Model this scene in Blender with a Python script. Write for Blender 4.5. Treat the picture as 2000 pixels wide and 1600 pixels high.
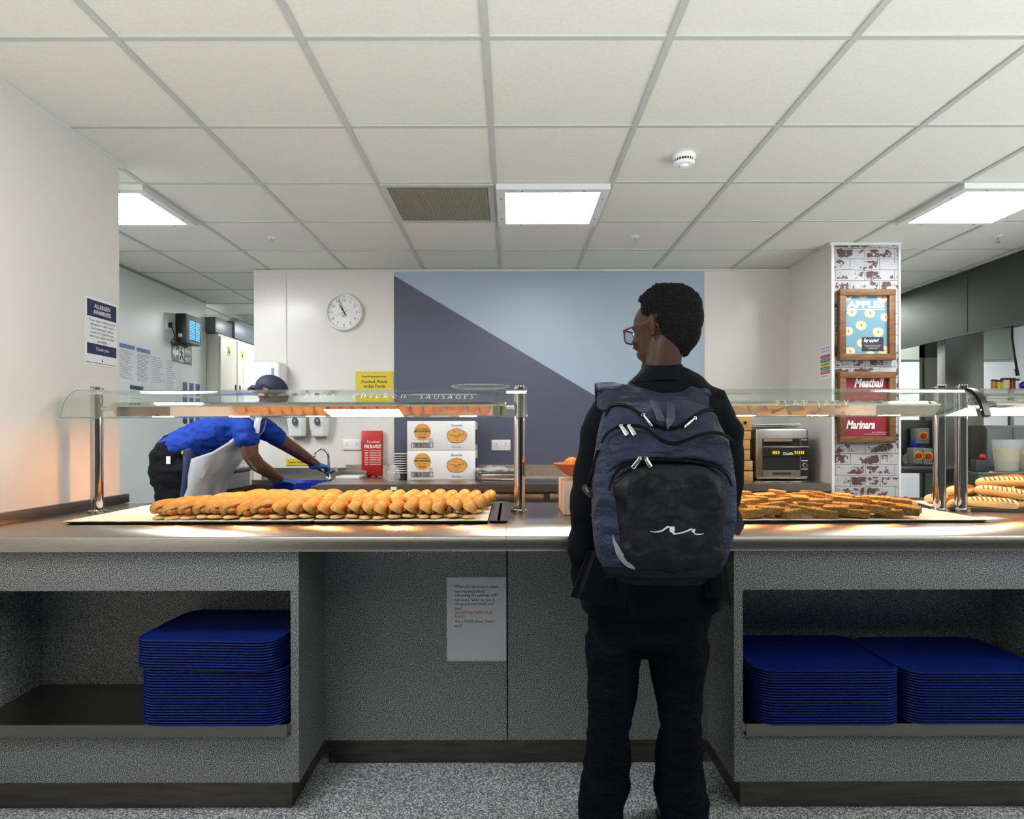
import bpy, bmesh, math, random
from mathutils import Vector, Matrix, noise, Euler
R = math.radians; PI = math.pi
for o in list(bpy.data.objects): bpy.data.objects.remove(o, do_unlink=True)
C = bpy.context.scene.collection
sc = bpy.context.scene
# ------------------------------------------------------------ camera
F = 1254.; VX, VY, CZ = 998., 849., 1.223
cam = bpy.data.cameras.new('camera'); co = bpy.data.objects.new('camera', cam); C.objects.link(co)
co.location = (0, 0, CZ); co.rotation_euler = (R(90), R(0.11), 0)
cam.sensor_width = 36; cam.lens = F/2000*36; cam.shift_x = .001; cam.shift_y = 49/2000; cam.clip_start = .05
sc.camera = co
# ------------------------------------------------------------ world and exposure
WORLD_UP, WORLD_LOW = .08, 6.4
w = bpy.data.worlds.new('world'); sc.world = w; w.use_nodes = True
_n = w.node_tree; _tc = _n.nodes.new('ShaderNodeTexCoord'); _sp = _n.nodes.new('ShaderNodeSeparateXYZ'); _n.links.new(_tc.outputs['Generated'], _sp.inputs[0])
_mr = _n.nodes.new('ShaderNodeMapRange'); _n.links.new(_sp.outputs[2], _mr.inputs[0])      # added fill light: brighter below the horizon to lift the ceiling
_mr.inputs[1].default_value = -.17; _mr.inputs[2].default_value = -.40; _mr.inputs[3].default_value = WORLD_UP; _mr.inputs[4].default_value = WORLD_LOW
_n.nodes['Background'].inputs[0].default_value = (.93, .98, 1, 1); _n.links.new(_mr.outputs[0], _n.nodes['Background'].inputs[1])
sc.view_settings.view_transform = 'Standard'; sc.view_settings.look = 'None'
sc.view_settings.gamma = 1; sc.view_settings.use_curve_mapping = False
sc.view_settings.exposure = 0.0
PANEL_E = 36.; HEAT_E = 250.
sc.cycles.max_bounces = 10; sc.cycles.transparent_max_bounces = 24; sc.cycles.caustics_reflective = False; sc.cycles.caustics_refractive = False
sc.cycles.sample_clamp_indirect = 6
try: sc.cycles.use_denoising = True
except Exception: pass
CEIL = 2.514; CT = .9
def P(x, y, d): return Vector(((x-VX)*d/F, d, CZ-(y-VY)*d/F))
# ------------------------------------------------------------ materials
def lin(c):
    if isinstance(c, str): c = tuple(int(c[i:i+2], 16) for i in (1, 3, 5))
    return tuple(((v/255)/12.92 if v/255 <= .04045 else ((v/255+.055)/1.055)**2.4) for v in c) + (1,)
M = {}
def mat(name, col='#808080', rough=.5, metal=0, emit=0, alpha=None, coat=0, spec=None, bump=None, var=None, trans=0):
    m = bpy.data.materials.new(name); m.use_nodes = True; nt = m.node_tree; b = nt.nodes['Principled BSDF']
    c = lin(col); b.inputs['Base Color'].default_value = c; b.inputs['Roughness'].default_value = rough; b.inputs['Metallic'].default_value = metal
    if coat: b.inputs['Coat Weight'].default_value = coat; b.inputs['Coat Roughness'].default_value = .1
    if spec is not None: b.inputs['Specular IOR Level'].default_value = spec
    if emit: b.inputs['Emission Color'].default_value = c; b.inputs['Emission Strength'].default_value = emit
    if alpha is not None: b.inputs['Alpha'].default_value = alpha
    if trans: b.inputs['Transmission Weight'].default_value = trans
    tc = nt.nodes.new('ShaderNodeTexCoord')
    if var:      # (colour2, scale, (sx,sy,sz), low, high)
        c2, s, sv, lo, hi = var
        mp = nt.nodes.new('ShaderNodeMapping'); mp.inputs['Scale'].default_value = sv; nt.links.new(tc.outputs['Object'], mp.inputs[0])
        n = nt.nodes.new('ShaderNodeTexNoise'); n.inputs['Scale'].default_value = s; n.inputs['Detail'].default_value = 4; nt.links.new(mp.outputs[0], n.inputs['Vector'])
        r = nt.nodes.new('ShaderNodeValToRGB'); r.color_ramp.elements[0].position = lo; r.color_ramp.elements[1].position = hi
        r.color_ramp.elements[0].color = c; r.color_ramp.elements[1].color = lin(c2)
        nt.links.new(n.outputs['Fac'], r.inputs[0]); nt.links.new(r.outputs[0], b.inputs['Base Color'])
    if bump:     # (scale, strength, (sx,sy,sz))
        s, st, sv = bump[:3]; ds = bump[3] if len(bump) > 3 else .01
        mp = nt.nodes.new('ShaderNodeMapping'); mp.inputs['Scale'].default_value = sv; nt.links.new(tc.outputs['Object'], mp.inputs[0])
        n = nt.nodes.new('ShaderNodeTexNoise'); n.inputs['Scale'].default_value = s; n.inputs['Detail'].default_value = 5; nt.links.new(mp.outputs[0], n.inputs['Vector'])
        bp = nt.nodes.new('ShaderNodeBump'); bp.inputs['Strength'].default_value = st; bp.inputs['Distance'].default_value = ds
        nt.links.new(n.outputs['Fac'], bp.inputs['Height']); nt.links.new(bp.outputs[0], b.inputs['Normal'])
    M[name] = m; return m
U = (1, 1, 1)
mat('wall_white', '#e2dfd8', .22, spec=.4); mat('wall_cool', '#dfe3e2', .3)
mat('ceil', '#dcdbd0', .85, bump=(300, .12, U), var=('#d7d6cb', 60, U, .3, .7)); mat('tbar', '#b4b7b0', .5)
mat('trimwhite', '#dadcd8', .4); mat('mural_light', '#a3b4c6', .42); mat('mural_dark', '#525468', .45)
mat('steel', '#b3afa8', .26, 1, bump=(40, .06, (1, 40, 40)), var=('#a29e97', 18, (1, 30, 30), .3, .7))
mat('steel_top', '#aba59c', .27, 1, var=('#98928a', 18, (1, 30, 30), .3, .7))
mat('steel_dark', '#7d7b76', .32, 1, bump=(40, .06, (1, 40, 40)))
mat('steel_plinth', '#6a6761', .36, 1, var=('#57544f', 6, (1, 3, 8), .3, .7))
mat('steel_v', '#9a9a94', .3, 1, bump=(40, .05, (40, 40, 1)))
mat('hood', '#484c47', .5, 1, bump=(40, .04, (1, 1, 40)))
mat('chrome', '#d8d4cf', .06, 1); mat('mirror', '#d6cdc4', .05, 1); mat('canopy', '#b9bbb9', .2, 1)
mat('black', '#0c0c0d', .35); mat('black_gap', '#030303', .8); mat('rubber', '#121212', .6); mat('grey', '#85888a', .5); mat('darkgrey', '#3a3c3e', .5)
mat('white', '#eeeeec', .35); mat('white_gloss', '#f0f1f0', .15, coat=.3); mat('paper', '#e6e8ea', .7); mat('notice_paper', '#c4c4cd', .4)
mat('cream', '#d5d0c1', .45); mat('navy', '#1c2450', .5); mat('blue_head', '#4468a6', .5); mat('ink', '#23242a', .7); mat('ink_soft', '#8d9096', .7); mat('ink_red', '#a8251b', .7)
mat('yellow', '#d9c02c', .5); mat('orange_card', '#d69a49', .6); mat('carton', '#e4e3e1', .55); mat('red', '#b81d17', .38); mat('poster_red', '#8e1a2c', .45, var=('#7a1524', 3, U, .35, .7))
mat('poster_blue', '#648c9c', .45); mat('apple_skin', '#c8492b', .5); mat('apple_flesh', '#c9c0a4', .5, var=('#b9a980', 30, U, .45, .7)); mat('seed', '#33200f', .5)
mat('green_sign', '#174a35', .4); mat('green_bucket', '#0e8a68', .35); mat('blue_glow', '#5cc8ff', .4, emit=1.1)
mat('wood', '#7d532b', .5, var=('#4f3117', 10, (1, 1, 6), .3, .75), bump=(60, .2, (6, 6, 1)))
mat('crate', '#c79a5c', .6, var=('#a97a3f', 12, (2, 2, 10), .3, .7))
mat('tray_blue', '#051d68', .36, spec=.35); mat('tub_blue', '#1533b8', .35, coat=.2)
mat('paper_bake', '#efe6d8', .6); mat('pan_tin', '#6b6259', .4, .7)
mat('skin', '#3a2216', .5, spec=.3, var=('#301b10', 40, U, .3, .7)); mat('skin_cook', '#5b3a26', .42, var=('#4d2f1d', 40, U, .3, .7))
mat('hair', '#060606', .8, spec=.12, bump=(160, 1., U), var=('#191919', 190, U, .45, .65))  # lighter colour noise paints slight highlights into the hair
mat('blazer', '#0a0c12', .8, spec=.08, bump=(500, .15, U)); mat('trousers', '#060810', .85, spec=.1, bump=(10, 1., (1, 1, 2), .03)); mat('bag', '#1d2740', .68, spec=.3, bump=(12, 1., (1, 1, 2.2), .035), var=('#151d30', 7, U, .35, .65))
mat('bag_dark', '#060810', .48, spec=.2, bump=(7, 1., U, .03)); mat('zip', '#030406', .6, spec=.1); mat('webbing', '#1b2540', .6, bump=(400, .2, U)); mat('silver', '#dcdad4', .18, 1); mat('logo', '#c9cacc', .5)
mat('reflective', '#7d838b', .4, .4, bump=(30, .4, U)); mat('frame_red', '#4d1013', .2, coat=.5); mat('shoe', '#0a0a0b', .4)
mat('shirt_blue', '#0b3188', .75, spec=.2, bump=(14, 1., U, .03)); mat('trouser_cook', '#111013', .85, spec=.1, bump=(12, 1., U, .02)); mat('cap', '#0d1836', .7)
mat('glove', '#2861a8', .4, bump=(60, .3, U)); mat('eyewhite', '#cfcac4', .3)
mat('crust', '#b8701f', .42, var=('#dfa95c', 11, U, .32, .68), spec=.35); mat('crumb', '#ecd8ac', .8, var=('#dcbf86', 40, U, .35, .7)); mat('crust_pale', '#e5c488', .55, var=('#d5a560', 16, U, .4, .7))
mat('sausage', '#6b3c17', .35, var=('#8a4f1e', 40, U, .4, .6)); mat('chicken', '#a65714', .5, var=('#d0842d', 50, U, .35, .65), bump=(60, .8, U))
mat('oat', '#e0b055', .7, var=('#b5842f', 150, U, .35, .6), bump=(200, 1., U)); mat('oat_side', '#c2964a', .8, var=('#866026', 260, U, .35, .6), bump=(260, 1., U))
mat('baguette', '#e6cd9a', .6, var=('#dab878', 12, U, .4, .75)); mat('grill', '#8f5c22', .6)
mat('terracotta', '#c9713f', .5); mat('orange', '#f08a10', .4, bump=(300, .3, U)); mat('beige', '#cdb49c', .6); mat('soup', '#d9cfa2', .5); mat('amber', '#b07a2a', .3); mat('sauce_red', '#7a2a14', .3); mat('sauce_yel', '#d6c52a', .4)
mat('orange_tray', '#e2470f', .35); mat('steel_green', '#8d9a8c', .35, .3); mat('knob_red', '#c2230f', .4); mat('locker', '#d6d3c6', .45); mat('trunk', '#5e656b', .4, .3); mat('film', '#e8eef2', .1, alpha=.25); mat('apron', '#cdd2d6', .35, alpha=.55, bump=(12, .6, U))
mat('clear_tub', '#dfe4e2', .15, alpha=.3); mat('heat', '#ffa765', .4, emit=HEAT_E); mat('toast_glow', '#ff9a2e', .4, emit=3.0)
m = mat('panel', '#fdfeff', .5, emit=PANEL_E)
mat('vent', '#8f8d79', .6, .3)
mat('portrait', '#4a5a8c', .6); mat('cup_black', '#111113', .5)

def speckle(name, cols, scale, rough, dark=None, bump=0, metal=0):
    m = mat(name, '#808080', rough, metal); nt = m.node_tree; b = nt.nodes['Principled BSDF']; tc = nt.nodes['Texture Coordinate']
    n = nt.nodes.new('ShaderNodeTexNoise'); n.inputs['Scale'].default_value = scale; n.inputs['Detail'].default_value = 3; nt.links.new(tc.outputs['Object'], n.inputs['Vector'])
    r = nt.nodes.new('ShaderNodeValToRGB'); e = r.color_ramp.elements
    e[0].position = .40; e[0].color = lin(cols[0]); e[1].position = .62; e[1].color = lin(cols[2]); x = e.new(.5); x.color = lin(cols[1])
    nt.links.new(n.outputs['Fac'], r.inputs[0]); out = r.outputs[0]
    if dark:
        v = nt.nodes.new('ShaderNodeTexVoronoi'); v.inputs['Scale'].default_value = dark[1]; nt.links.new(tc.outputs['Object'], v.inputs['Vector'])
        r2 = nt.nodes.new('ShaderNodeMath'); r2.operation = 'LESS_THAN'; r2.inputs[1].default_value = .13; nt.links.new(v.outputs['Distance'], r2.inputs[0])
        wn = nt.nodes.new('ShaderNodeSeparateColor'); nt.links.new(v.outputs['Color'], wn.inputs[0])
        g = nt.nodes.new('ShaderNodeMath'); g.operation = 'LESS_THAN'; g.inputs[1].default_value = .35; nt.links.new(wn.outputs[0], g.inputs[0])
        mu = nt.nodes.new('ShaderNodeMath'); mu.operation = 'MULTIPLY'; nt.links.new(r2.outputs[0], mu.inputs[0]); nt.links.new(g.outputs[0], mu.inputs[1])
        mx = nt.nodes.new('ShaderNodeMix'); mx.data_type = 'RGBA'; nt.links.new(mu.outputs[0], mx.inputs['Factor']); nt.links.new(out, mx.inputs['A']); mx.inputs['B'].default_value = lin(dark[0]); out = mx.outputs['Result']
    nt.links.new(out, b.inputs['Base Color'])
speckle('laminate', ('#323335', '#5e5f61', '#b4b6b8'), 340, .45)
speckle('floor', ('#4a4c50', '#85888c', '#e2e4e6'), 210, .4, dark=('#141416', 60))

def brickmat():
    m = mat('brick', '#d8d8da', .6); nt = m.node_tree; b = nt.nodes['Principled BSDF']; tc = nt.nodes['Texture Coordinate']; L = nt.links.new
    mp = nt.nodes.new('ShaderNodeMapping'); mp.inputs['Rotation'].default_value = (R(-90), 0, 0); L(tc.outputs['Object'], mp.inputs[0])
    sx = nt.nodes.new('ShaderNodeSeparateXYZ'); L(tc.outputs['Object'], sx.inputs[0]); cx = nt.nodes.new('ShaderNodeCombineXYZ'); L(sx.outputs[0], cx.inputs[0]); L(sx.outputs[2], cx.inputs[1])
    br2 = nt.nodes.new('ShaderNodeTexBrick'); br2.inputs['Scale'].default_value = 1; br2.inputs['Brick Width'].default_value = .20; br2.inputs['Row Height'].default_value = .073; br2.inputs['Mortar Size'].default_value = .017; br2.inputs['Mortar Smooth'].default_value = 1.
    br = nt.nodes.new('ShaderNodeTexBrick'); br.inputs['Scale'].default_value = 1; br.inputs['Brick Width'].default_value = .20; br.inputs['Row Height'].default_value = .073; br.inputs['Mortar Size'].default_value = .0022; br.inputs['Mortar Smooth'].default_value = .3
    wv = nt.nodes.new('ShaderNodeTexNoise'); wv.inputs['Scale'].default_value = 9; L(cx.outputs[0], wv.inputs['Vector'])
    ad = nt.nodes.new('ShaderNodeMixRGB') if False else nt.nodes.new('ShaderNodeVectorMath'); ad.operation = 'MULTIPLY_ADD'; L(wv.outputs['Color'], ad.inputs[0]); ad.inputs[1].default_value = (.012, .012, 0); L(cx.outputs[0], ad.inputs[2])
    L(ad.outputs[0], br.inputs['Vector']); L(ad.outputs[0], br2.inputs['Vector']); br.inputs['Color1'].default_value = (0, 0, 0, 1); br.inputs['Color2'].default_value = (1, 1, 1, 1)
    # patches of flaked paint inside the bricks
    n = nt.nodes.new('ShaderNodeTexNoise'); n.inputs['Scale'].default_value = 34; n.inputs['Detail'].default_value = 8; n.inputs['Roughness'].default_value = .7; L(cx.outputs[0], n.inputs['Vector'])
    n2 = nt.nodes.new('ShaderNodeTexNoise'); n2.inputs['Scale'].default_value = 7.5; n2.inputs['Detail'].default_value = 2; L(cx.outputs[0], n2.inputs['Vector'])
    a = nt.nodes.new('ShaderNodeMath'); a.operation = 'MULTIPLY_ADD'; L(n2.outputs['Fac'], a.inputs[0]); a.inputs[1].default_value = .9; L(n.outputs['Fac'], a.inputs[2])
    r = nt.nodes.new('ShaderNodeValToRGB'); r.color_ramp.elements[0].position = .93; r.color_ramp.elements[1].position = .97; sb = nt.nodes.new('ShaderNodeMath'); sb.operation = 'MULTIPLY_ADD'; L(br2.outputs['Fac'], sb.inputs[0]); sb.inputs[1].default_value = -.22; L(a.outputs[0], sb.inputs[2]); L(sb.outputs[0], r.inputs[0])
    base = nt.nodes.new('ShaderNodeMix'); base.data_type = 'RGBA'; L(n.outputs['Fac'], base.inputs['Factor']); base.inputs['A'].default_value = lin('#8f9196'); base.inputs['B'].default_value = lin('#c6c6c8')
    dk = nt.nodes.new('ShaderNodeMix'); dk.data_type = 'RGBA'; L(n2.outputs['Fac'], dk.inputs['Factor']); dk.inputs['A'].default_value = lin('#6b3b30'); dk.inputs['B'].default_value = lin('#35302e')
    m1 = nt.nodes.new('ShaderNodeMix'); m1.data_type = 'RGBA'; L(r.outputs[0], m1.inputs['Factor']); L(base.outputs['Result'], m1.inputs['A']); L(dk.outputs['Result'], m1.inputs['B'])
    m2 = nt.nodes.new('ShaderNodeMix'); m2.data_type = 'RGBA'; L(br.outputs['Fac'], m2.inputs['Factor']); L(m1.outputs['Result'], m2.inputs['A']); m2.inputs['B'].default_value = lin('#54555c')
    L(m2.outputs['Result'], b.inputs['Base Color'])
brickmat()
_b = M['steel_top'].node_tree.nodes['Principled BSDF']; _b.inputs['Anisotropic'].default_value = .6     # brushed grain along the counter
_c = M['steel_top'].node_tree.nodes.new('ShaderNodeCombineXYZ'); _c.inputs[0].default_value = 1; M['steel_top'].node_tree.links.new(_c.outputs[0], _b.inputs['Tangent'])
def glassmat(name, tint, boost=1.0):
    m = bpy.data.materials.new(name); m.use_nodes = True; nt = m.node_tree; nt.nodes.clear(); L = nt.links.new
    o = nt.nodes.new('ShaderNodeOutputMaterial'); mx = nt.nodes.new('ShaderNodeMixShader'); t = nt.nodes.new('ShaderNodeBsdfTransparent'); g = nt.nodes.new('ShaderNodeBsdfGlossy')
    t.inputs[0].default_value = lin(tint); g.inputs['Roughness'].default_value = .01; g.inputs[0].default_value = (.95, 1, .98, 1)
    f = nt.nodes.new('ShaderNodeLayerWeight'); f.inputs[0].default_value = .5
    pw = nt.nodes.new('ShaderNodeMath'); pw.operation = 'POWER'; pw.inputs[1].default_value = 5; L(f.outputs['Facing'], pw.inputs[0])
    mm = nt.nodes.new('ShaderNodeMath'); mm.operation = 'MULTIPLY_ADD'; mm.use_clamp = True; mm.inputs[1].default_value = .8; mm.inputs[2].default_value = .04*boost; L(pw.outputs[0], mm.inputs[0])
    L(mm.outputs[0], mx.inputs[0]); L(t.outputs[0], mx.inputs[1]); L(g.outputs[0], mx.inputs[2]); L(mx.outputs[0], o.inputs[0]); M[name] = m
glassmat('glass', '#f7faf8', 1.3); glassmat('lens', '#eef0f4', 1.0); glassmat('glass_edge', '#d3e2dc', 3.)
mat('plate_glass', '#dfe9e6', .15, alpha=.42)

# ------------------------------------------------------------ mesh builder
def frame_for(t):
    t = t.normalized(); up = Vector((0, 0, 1)) if abs(t.z) < .9 else Vector((0, 1, 0))
    a = t.cross(up).normalized(); return a, a.cross(t).normalized()
class MB:
    def __init__(s): s.bm = bmesh.new(); s.mi = 0
    def _f(s, vs):
        try: f = s.bm.faces.new(vs); f.material_index = s.mi; return f
        except ValueError: return None
    def box(s, x0, x1, y0, y1, z0, z1, bevel=0, seg=2, m=None):
        bm = s.bm; vs = [bm.verts.new(p) for p in [(x0,y0,z0),(x1,y0,z0),(x1,y1,z0),(x0,y1,z0),(x0,y0,z1),(x1,y0,z1),(x1,y1,z1),(x0,y1,z1)]]
        fs = [s._f([vs[i] for i in q]) for q in [(0,3,2,1),(4,5,6,7),(0,1,5,4),(1,2,6,5),(2,3,7,6),(3,0,4,7)]]
        if m is not None: bmesh.ops.transform(bm, matrix=m, verts=vs)
        if bevel:
            es = list({e for f in fs for e in f.edges})
            r = bmesh.ops.bevel(bm, geom=es, offset=bevel, segments=seg, affect='EDGES', profile=.5, material=s.mi)
        return s
    def tube(s, pts, r, n=10, cap=True, closed=False):
        pts = [Vector(p) for p in pts]; k = len(pts); rs = r if isinstance(r, (list, tuple)) else [r]*k; rings = []; pa = None
        for i, p in enumerate(pts):
            t = (pts[(i+1) % k]-pts[i-1]) if closed else (pts[min(i+1, k-1)]-pts[max(i-1, 0)])
            if pa is None: a, b = frame_for(t)
            else:
                a = pa - t.normalized()*pa.dot(t.normalized()); a = a.normalized() if a.length > 1e-6 else frame_for(t)[0]; b = a.cross(t.normalized())
            pa = a; rings.append([s.bm.verts.new(p+(a*math.cos(2*PI*j/n)+b*math.sin(2*PI*j/n))*rs[i]) for j in range(n)])
        for i in range(k if closed else k-1):
            A, B = rings[i], rings[(i+1) % k]
            for j in range(n): s._f([A[j], A[(j+1) % n], B[(j+1) % n], B[j]])
        if cap and not closed: s._f(rings[0][::-1]); s._f(rings[-1])
        return s
    def cyl(s, a, b, r, n=24, r2=None): return s.tube([a, b], [r, r if r2 is None else r2], n)
    def lathe(s, prof, c=(0, 0, 0), n=32, ax='z', sx=1, sy=1):
        c = Vector(c); rings = []
        for r, h in prof:
            if r < 1e-6: r = 1e-5
            q = []
            for j in range(n):
                a = 2*PI*j/n; u, v = r*math.cos(a)*sx, r*math.sin(a)*sy
                p = (u, v, h) if ax == 'z' else ((u, -h, v) if ax == 'y' else (h, u, v))
                q.append(s.bm.verts.new(c+Vector(p)))
            rings.append(q)
        for A, B in zip(rings, rings[1:]):
            for j in range(n): s._f([A[j], A[(j+1) % n], B[(j+1) % n], B[j]])
        s._f(rings[0][::-1]); s._f(rings[-1]); return s
    def loft(s, rings, cap=True, closed=True):
        rv = [[s.bm.verts.new(p) for p in r] for r in rings]; n = len(rv[0])
        for A, B in zip(rv, rv[1:]):
            for j in range(n if closed else n-1): s._f([A[j], A[(j+1) % n], B[(j+1) % n], B[j]])
        if cap and closed: s._f(rv[0][::-1]); s._f(rv[-1])
        return s
    def ell(s, c, r, rot=None, n=20, k=12):
        c = Vector(c); rr = (Euler([R(a) for a in rot]).to_matrix() if rot else Matrix.Identity(3))
        rings = []
        for i in range(k+1):
            a = PI*i/k; z = -math.cos(a); q = max(math.sin(a), 1e-3)
            rings.append([c + rr @ Vector((r[0]*q*math.cos(2*PI*j/n), r[1]*q*math.sin(2*PI*j/n), r[2]*z)) for j in range(n)])
        return s.loft(rings)
    def prism(s, poly, fn, d0, d1):      # poly of 2D points, fn(u,v,w)->xyz
        A = [s.bm.verts.new(fn(u, v, d0)) for u, v in poly]; B = [s.bm.verts.new(fn(u, v, d1)) for u, v in poly]; n = len(poly)
        for j in range(n): s._f([A[j], A[(j+1) % n], B[(j+1) % n], B[j]])
        s._f(A[::-1]); s._f(B); return s
    def limb(s, pts, rad, side=(1, 0, 0), n=20, e=2.0):
        pts = [Vector(p) for p in pts]; side = Vector(side); rings = []; k = len(pts)
        for i, p in enumerate(pts):
            t = (pts[min(i+1, k-1)]-pts[max(i-1, 0)]).normalized(); a = (side - t*side.dot(t)).normalized(); b = t.cross(a)
            ra, rb = rad[i] if isinstance(rad[i], tuple) else (rad[i], rad[i]); q = []
            for j in range(n):
                th = 2*PI*j/n; cc, ss = math.cos(th), math.sin(th)
                q.append(p + a*ra*math.copysign(abs(cc)**(2/e), cc) + b*rb*math.copysign(abs(ss)**(2/e), ss))
            rings.append(q)
        def cap(i, sgn):
            p = pts[i]; t = (pts[1]-pts[0] if i == 0 else pts[-1]-pts[-2]).normalized()*sgn
            r = rad[i] if isinstance(rad[i], tuple) else (rad[i], rad[i]); m = min(r)*.5
            return [p + t*m + (q-p)*.55 for q in rings[i if i >= 0 else -1]]
        rings = [cap(0, -1)] + rings + [cap(-1, 1)]
        return s.loft(rings)
    def build(s, name, m, parent=None, sharp=35, loc=None, recalc=True):
        bm = s.bm
        if recalc: bmesh.ops.recalc_face_normals(bm, faces=bm.faces[:])
        bm.normal_update()
        for f in bm.faces: f.smooth = True
        for e in bm.edges:
            e.smooth = not (len(e.link_faces) == 2 and e.calc_face_angle(0) > R(sharp))
        if parent is None:
            if loc is None:
                xs = [v.co for v in bm.verts]; lo = [min(v[i] for v in xs) for i in range(3)]; hi = [max(v[i] for v in xs) for i in range(3)]
                loc = ((lo[0]+hi[0])/2, (lo[1]+hi[1])/2, lo[2])
            off = Vector(loc)
        else:
            off = Vector((0, 0, 0)); q = parent
            while q: off += q.location; q = q.parent
        bmesh.ops.translate(bm, vec=-off, verts=bm.verts[:])
        me = bpy.data.meshes.new(name); bm.to_mesh(me); bm.free()
        for x in (m if isinstance(m, (list, tuple)) else [m]): me.materials.append(M[x])
        o = bpy.data.objects.new(name, me); C.objects.link(o)
        if parent: o.parent = parent
        else: o.location = off
        return o
def bx(name, m, x0, x1, y0, y1, z0, z1, parent=None, bevel=0, **k): return MB().box(x0, x1, y0, y1, z0, z1, bevel).build(name, m, parent, **k)
def thing(name, label, cat, loc, group=None, rz=0):
    o = bpy.data.objects.new(name, None); o.empty_display_size = .05; C.objects.link(o); o.location = loc; o.rotation_euler = (0, 0, rz)
    return tag(o, label, cat, group)
def tag(o, label, cat, group=None):
    o['label'] = label; o['category'] = cat
    if group: o['group'] = group
    return o
def struct(o): o['kind'] = 'structure'; return o
def dup(src, loc, rot=None, label=None, parent=None):
    c = src.copy(); C.objects.link(c)
    if parent is not None: c.parent = parent
    else:
        c.location = loc
        if rot is not None: c.rotation_euler = rot
        if label: c['label'] = label
    for ch in list(src.children): dup(ch, None, parent=c)
    return c
def remesh(o, vox, smooth=4, wr=None):
    md = o.modifiers.new('r', 'REMESH'); md.mode = 'VOXEL'; md.voxel_size = vox; md.use_smooth_shade = True
    if smooth: ms = o.modifiers.new('s', 'SMOOTH'); ms.iterations = smooth; ms.factor = .5
    dg = bpy.context.evaluated_depsgraph_get(); me = bpy.data.meshes.new_from_object(o.evaluated_get(dg)); o.modifiers.clear(); old = o.data
    mats = [m for m in old.materials]; o.data = me; me.materials.clear()
    for m in mats: me.materials.append(m)
    if wr:   # (scale vec, amplitude, seed)
        sv, amp, seed = wr; nr = [v.normal.copy() for v in me.vertices]
        for v, n in zip(me.vertices, nr):
            q = Vector((v.co.x*sv[0]+seed, v.co.y*sv[1], v.co.z*sv[2])); h = noise.noise(q) + .5*noise.noise(q*2.3)
            v.co += n*h*amp
    for p in me.polygons: p.use_smooth = True
    return o
def txt(s, at, parent, m, h=None, w=None, ex=(1, 0, 0), ey=(0, 0, 1), name='lettering', shear=0, bold=0, align='CENTER', depth=0, wmax=None):
    cu = bpy.data.curves.new('t', 'FONT'); cu.body = s; cu.size = 1; cu.shear = shear; cu.offset = bold; cu.align_x = align; cu.extrude = depth; cu.resolution_u = 2
    t = bpy.data.objects.new('t', cu); C.objects.link(t); bpy.context.view_layer.update()
    dg = bpy.context.evaluated_depsgraph_get(); me = bpy.data.meshes.new_from_object(t.evaluated_get(dg)); bpy.data.objects.remove(t)
    xs = [v.co.x for v in me.vertices]; ys = [v.co.y for v in me.vertices]; W = max(xs)-min(xs); H = max(ys)-min(ys)
    ky = (h/H) if h else (w/W); kx = (w/W) if w else ky
    ex, ey, at = Vector(ex), Vector(ey), Vector(at); cy = (max(ys)+min(ys))/2; cx = {'CENTER': (max(xs)+min(xs))/2, 'LEFT': min(xs), 'RIGHT': max(xs)}[align]
    off = Vector((0, 0, 0)); q = parent
    while q: off += q.location; q = q.parent
    for v in me.vertices: v.co = at + ex*((v.co.x-cx)*kx) + ey*((v.co.y-cy)*ky) - off
    me.materials.clear(); me.materials.append(M[m]); me.name = name
    o = bpy.data.objects.new(name, me); C.objects.link(o); o.parent = parent; return o
def strokes(lines, fn, r, m, parent, name='lettering', n=5):
    b = MB()
    for l in lines: b.tube([fn(*p) for p in l], r, n)
    return b.build(name, m, parent)
ORD = ['first','second','third','fourth','fifth','sixth','seventh','eighth','ninth','tenth','eleventh','twelfth','thirteenth','fourteenth','fifteenth','sixteenth','seventeenth','eighteenth','nineteenth','twentieth','twenty-first','twenty-second','twenty-third','twenty-fourth']
# ============================================================ SETTING
struct(MB().box(-4.5, 6.5, 2, 9, -.05, 0).box(-4.5, 3.6, -.5, 2, -.05, 0).build('floor', 'floor'))
struct(bx('ceiling', 'ceil', -4.5, 6.5, -.6, 9, CEIL, CEIL+.05))
GX0, GY0 = -.08, 2.084
b = MB()
for k in range(-6, 11): b.box(GX0+.6*k-.012, GX0+.6*k+.012, -.6, 8.9, CEIL-.006, CEIL+.001)
struct(b.build('trim_1', 'tbar'))
b = MB()
for k in range(-4, 12): b.box(-4.4, 6.4, GY0+.6*k-.010, GY0+.6*k+.010, CEIL-.005, CEIL+.001)
struct(b.build('trim_2', 'tbar'))
struct(bx('wall_left', 'wall_white', -2.01, -1.86, -.6, 3.05, 0, CEIL))
struct(bx('trim_3', 'trimwhite', -1.862, -1.835, -.6, 3.075, CEIL-.012, CEIL-.001))
struct(bx('wall_kitchen_left', 'wall_cool', -3.1, -2.96, 2.5, 6.24, 0, CEIL))
struct(bx('wall_kitchen_front', 'wall_cool', -3.1, -2.01, 2.4, 2.5, 0, CEIL))
struct(bx('trim_4', 'grey', -2.962, -2.94, 2.5, 6.2, CEIL-.014, CEIL-.002))
struct(bx('wall_kitchen_far', 'wall_cool', -4.4, -1.9, 8.4, 8.5, 0, CEIL))
struct(bx('wall_passage_left', 'wall_cool', -4.4, -4.3, 6.2, 8.4, 0, CEIL))
struct(bx('wall_back', 'wall_white', -2.0, 2.165, 5.0, 5.15, 0, CEIL-.001))
struct(bx('wall_passage_right', 'wall_cool', -2.0, -1.85, 5.151, 8.4, 0, CEIL-.001))
struct(bx('trim_5', 'trimwhite', -2.0, 2.165, 4.988, 5.001, CEIL-.022, CEIL-.006))
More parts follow.
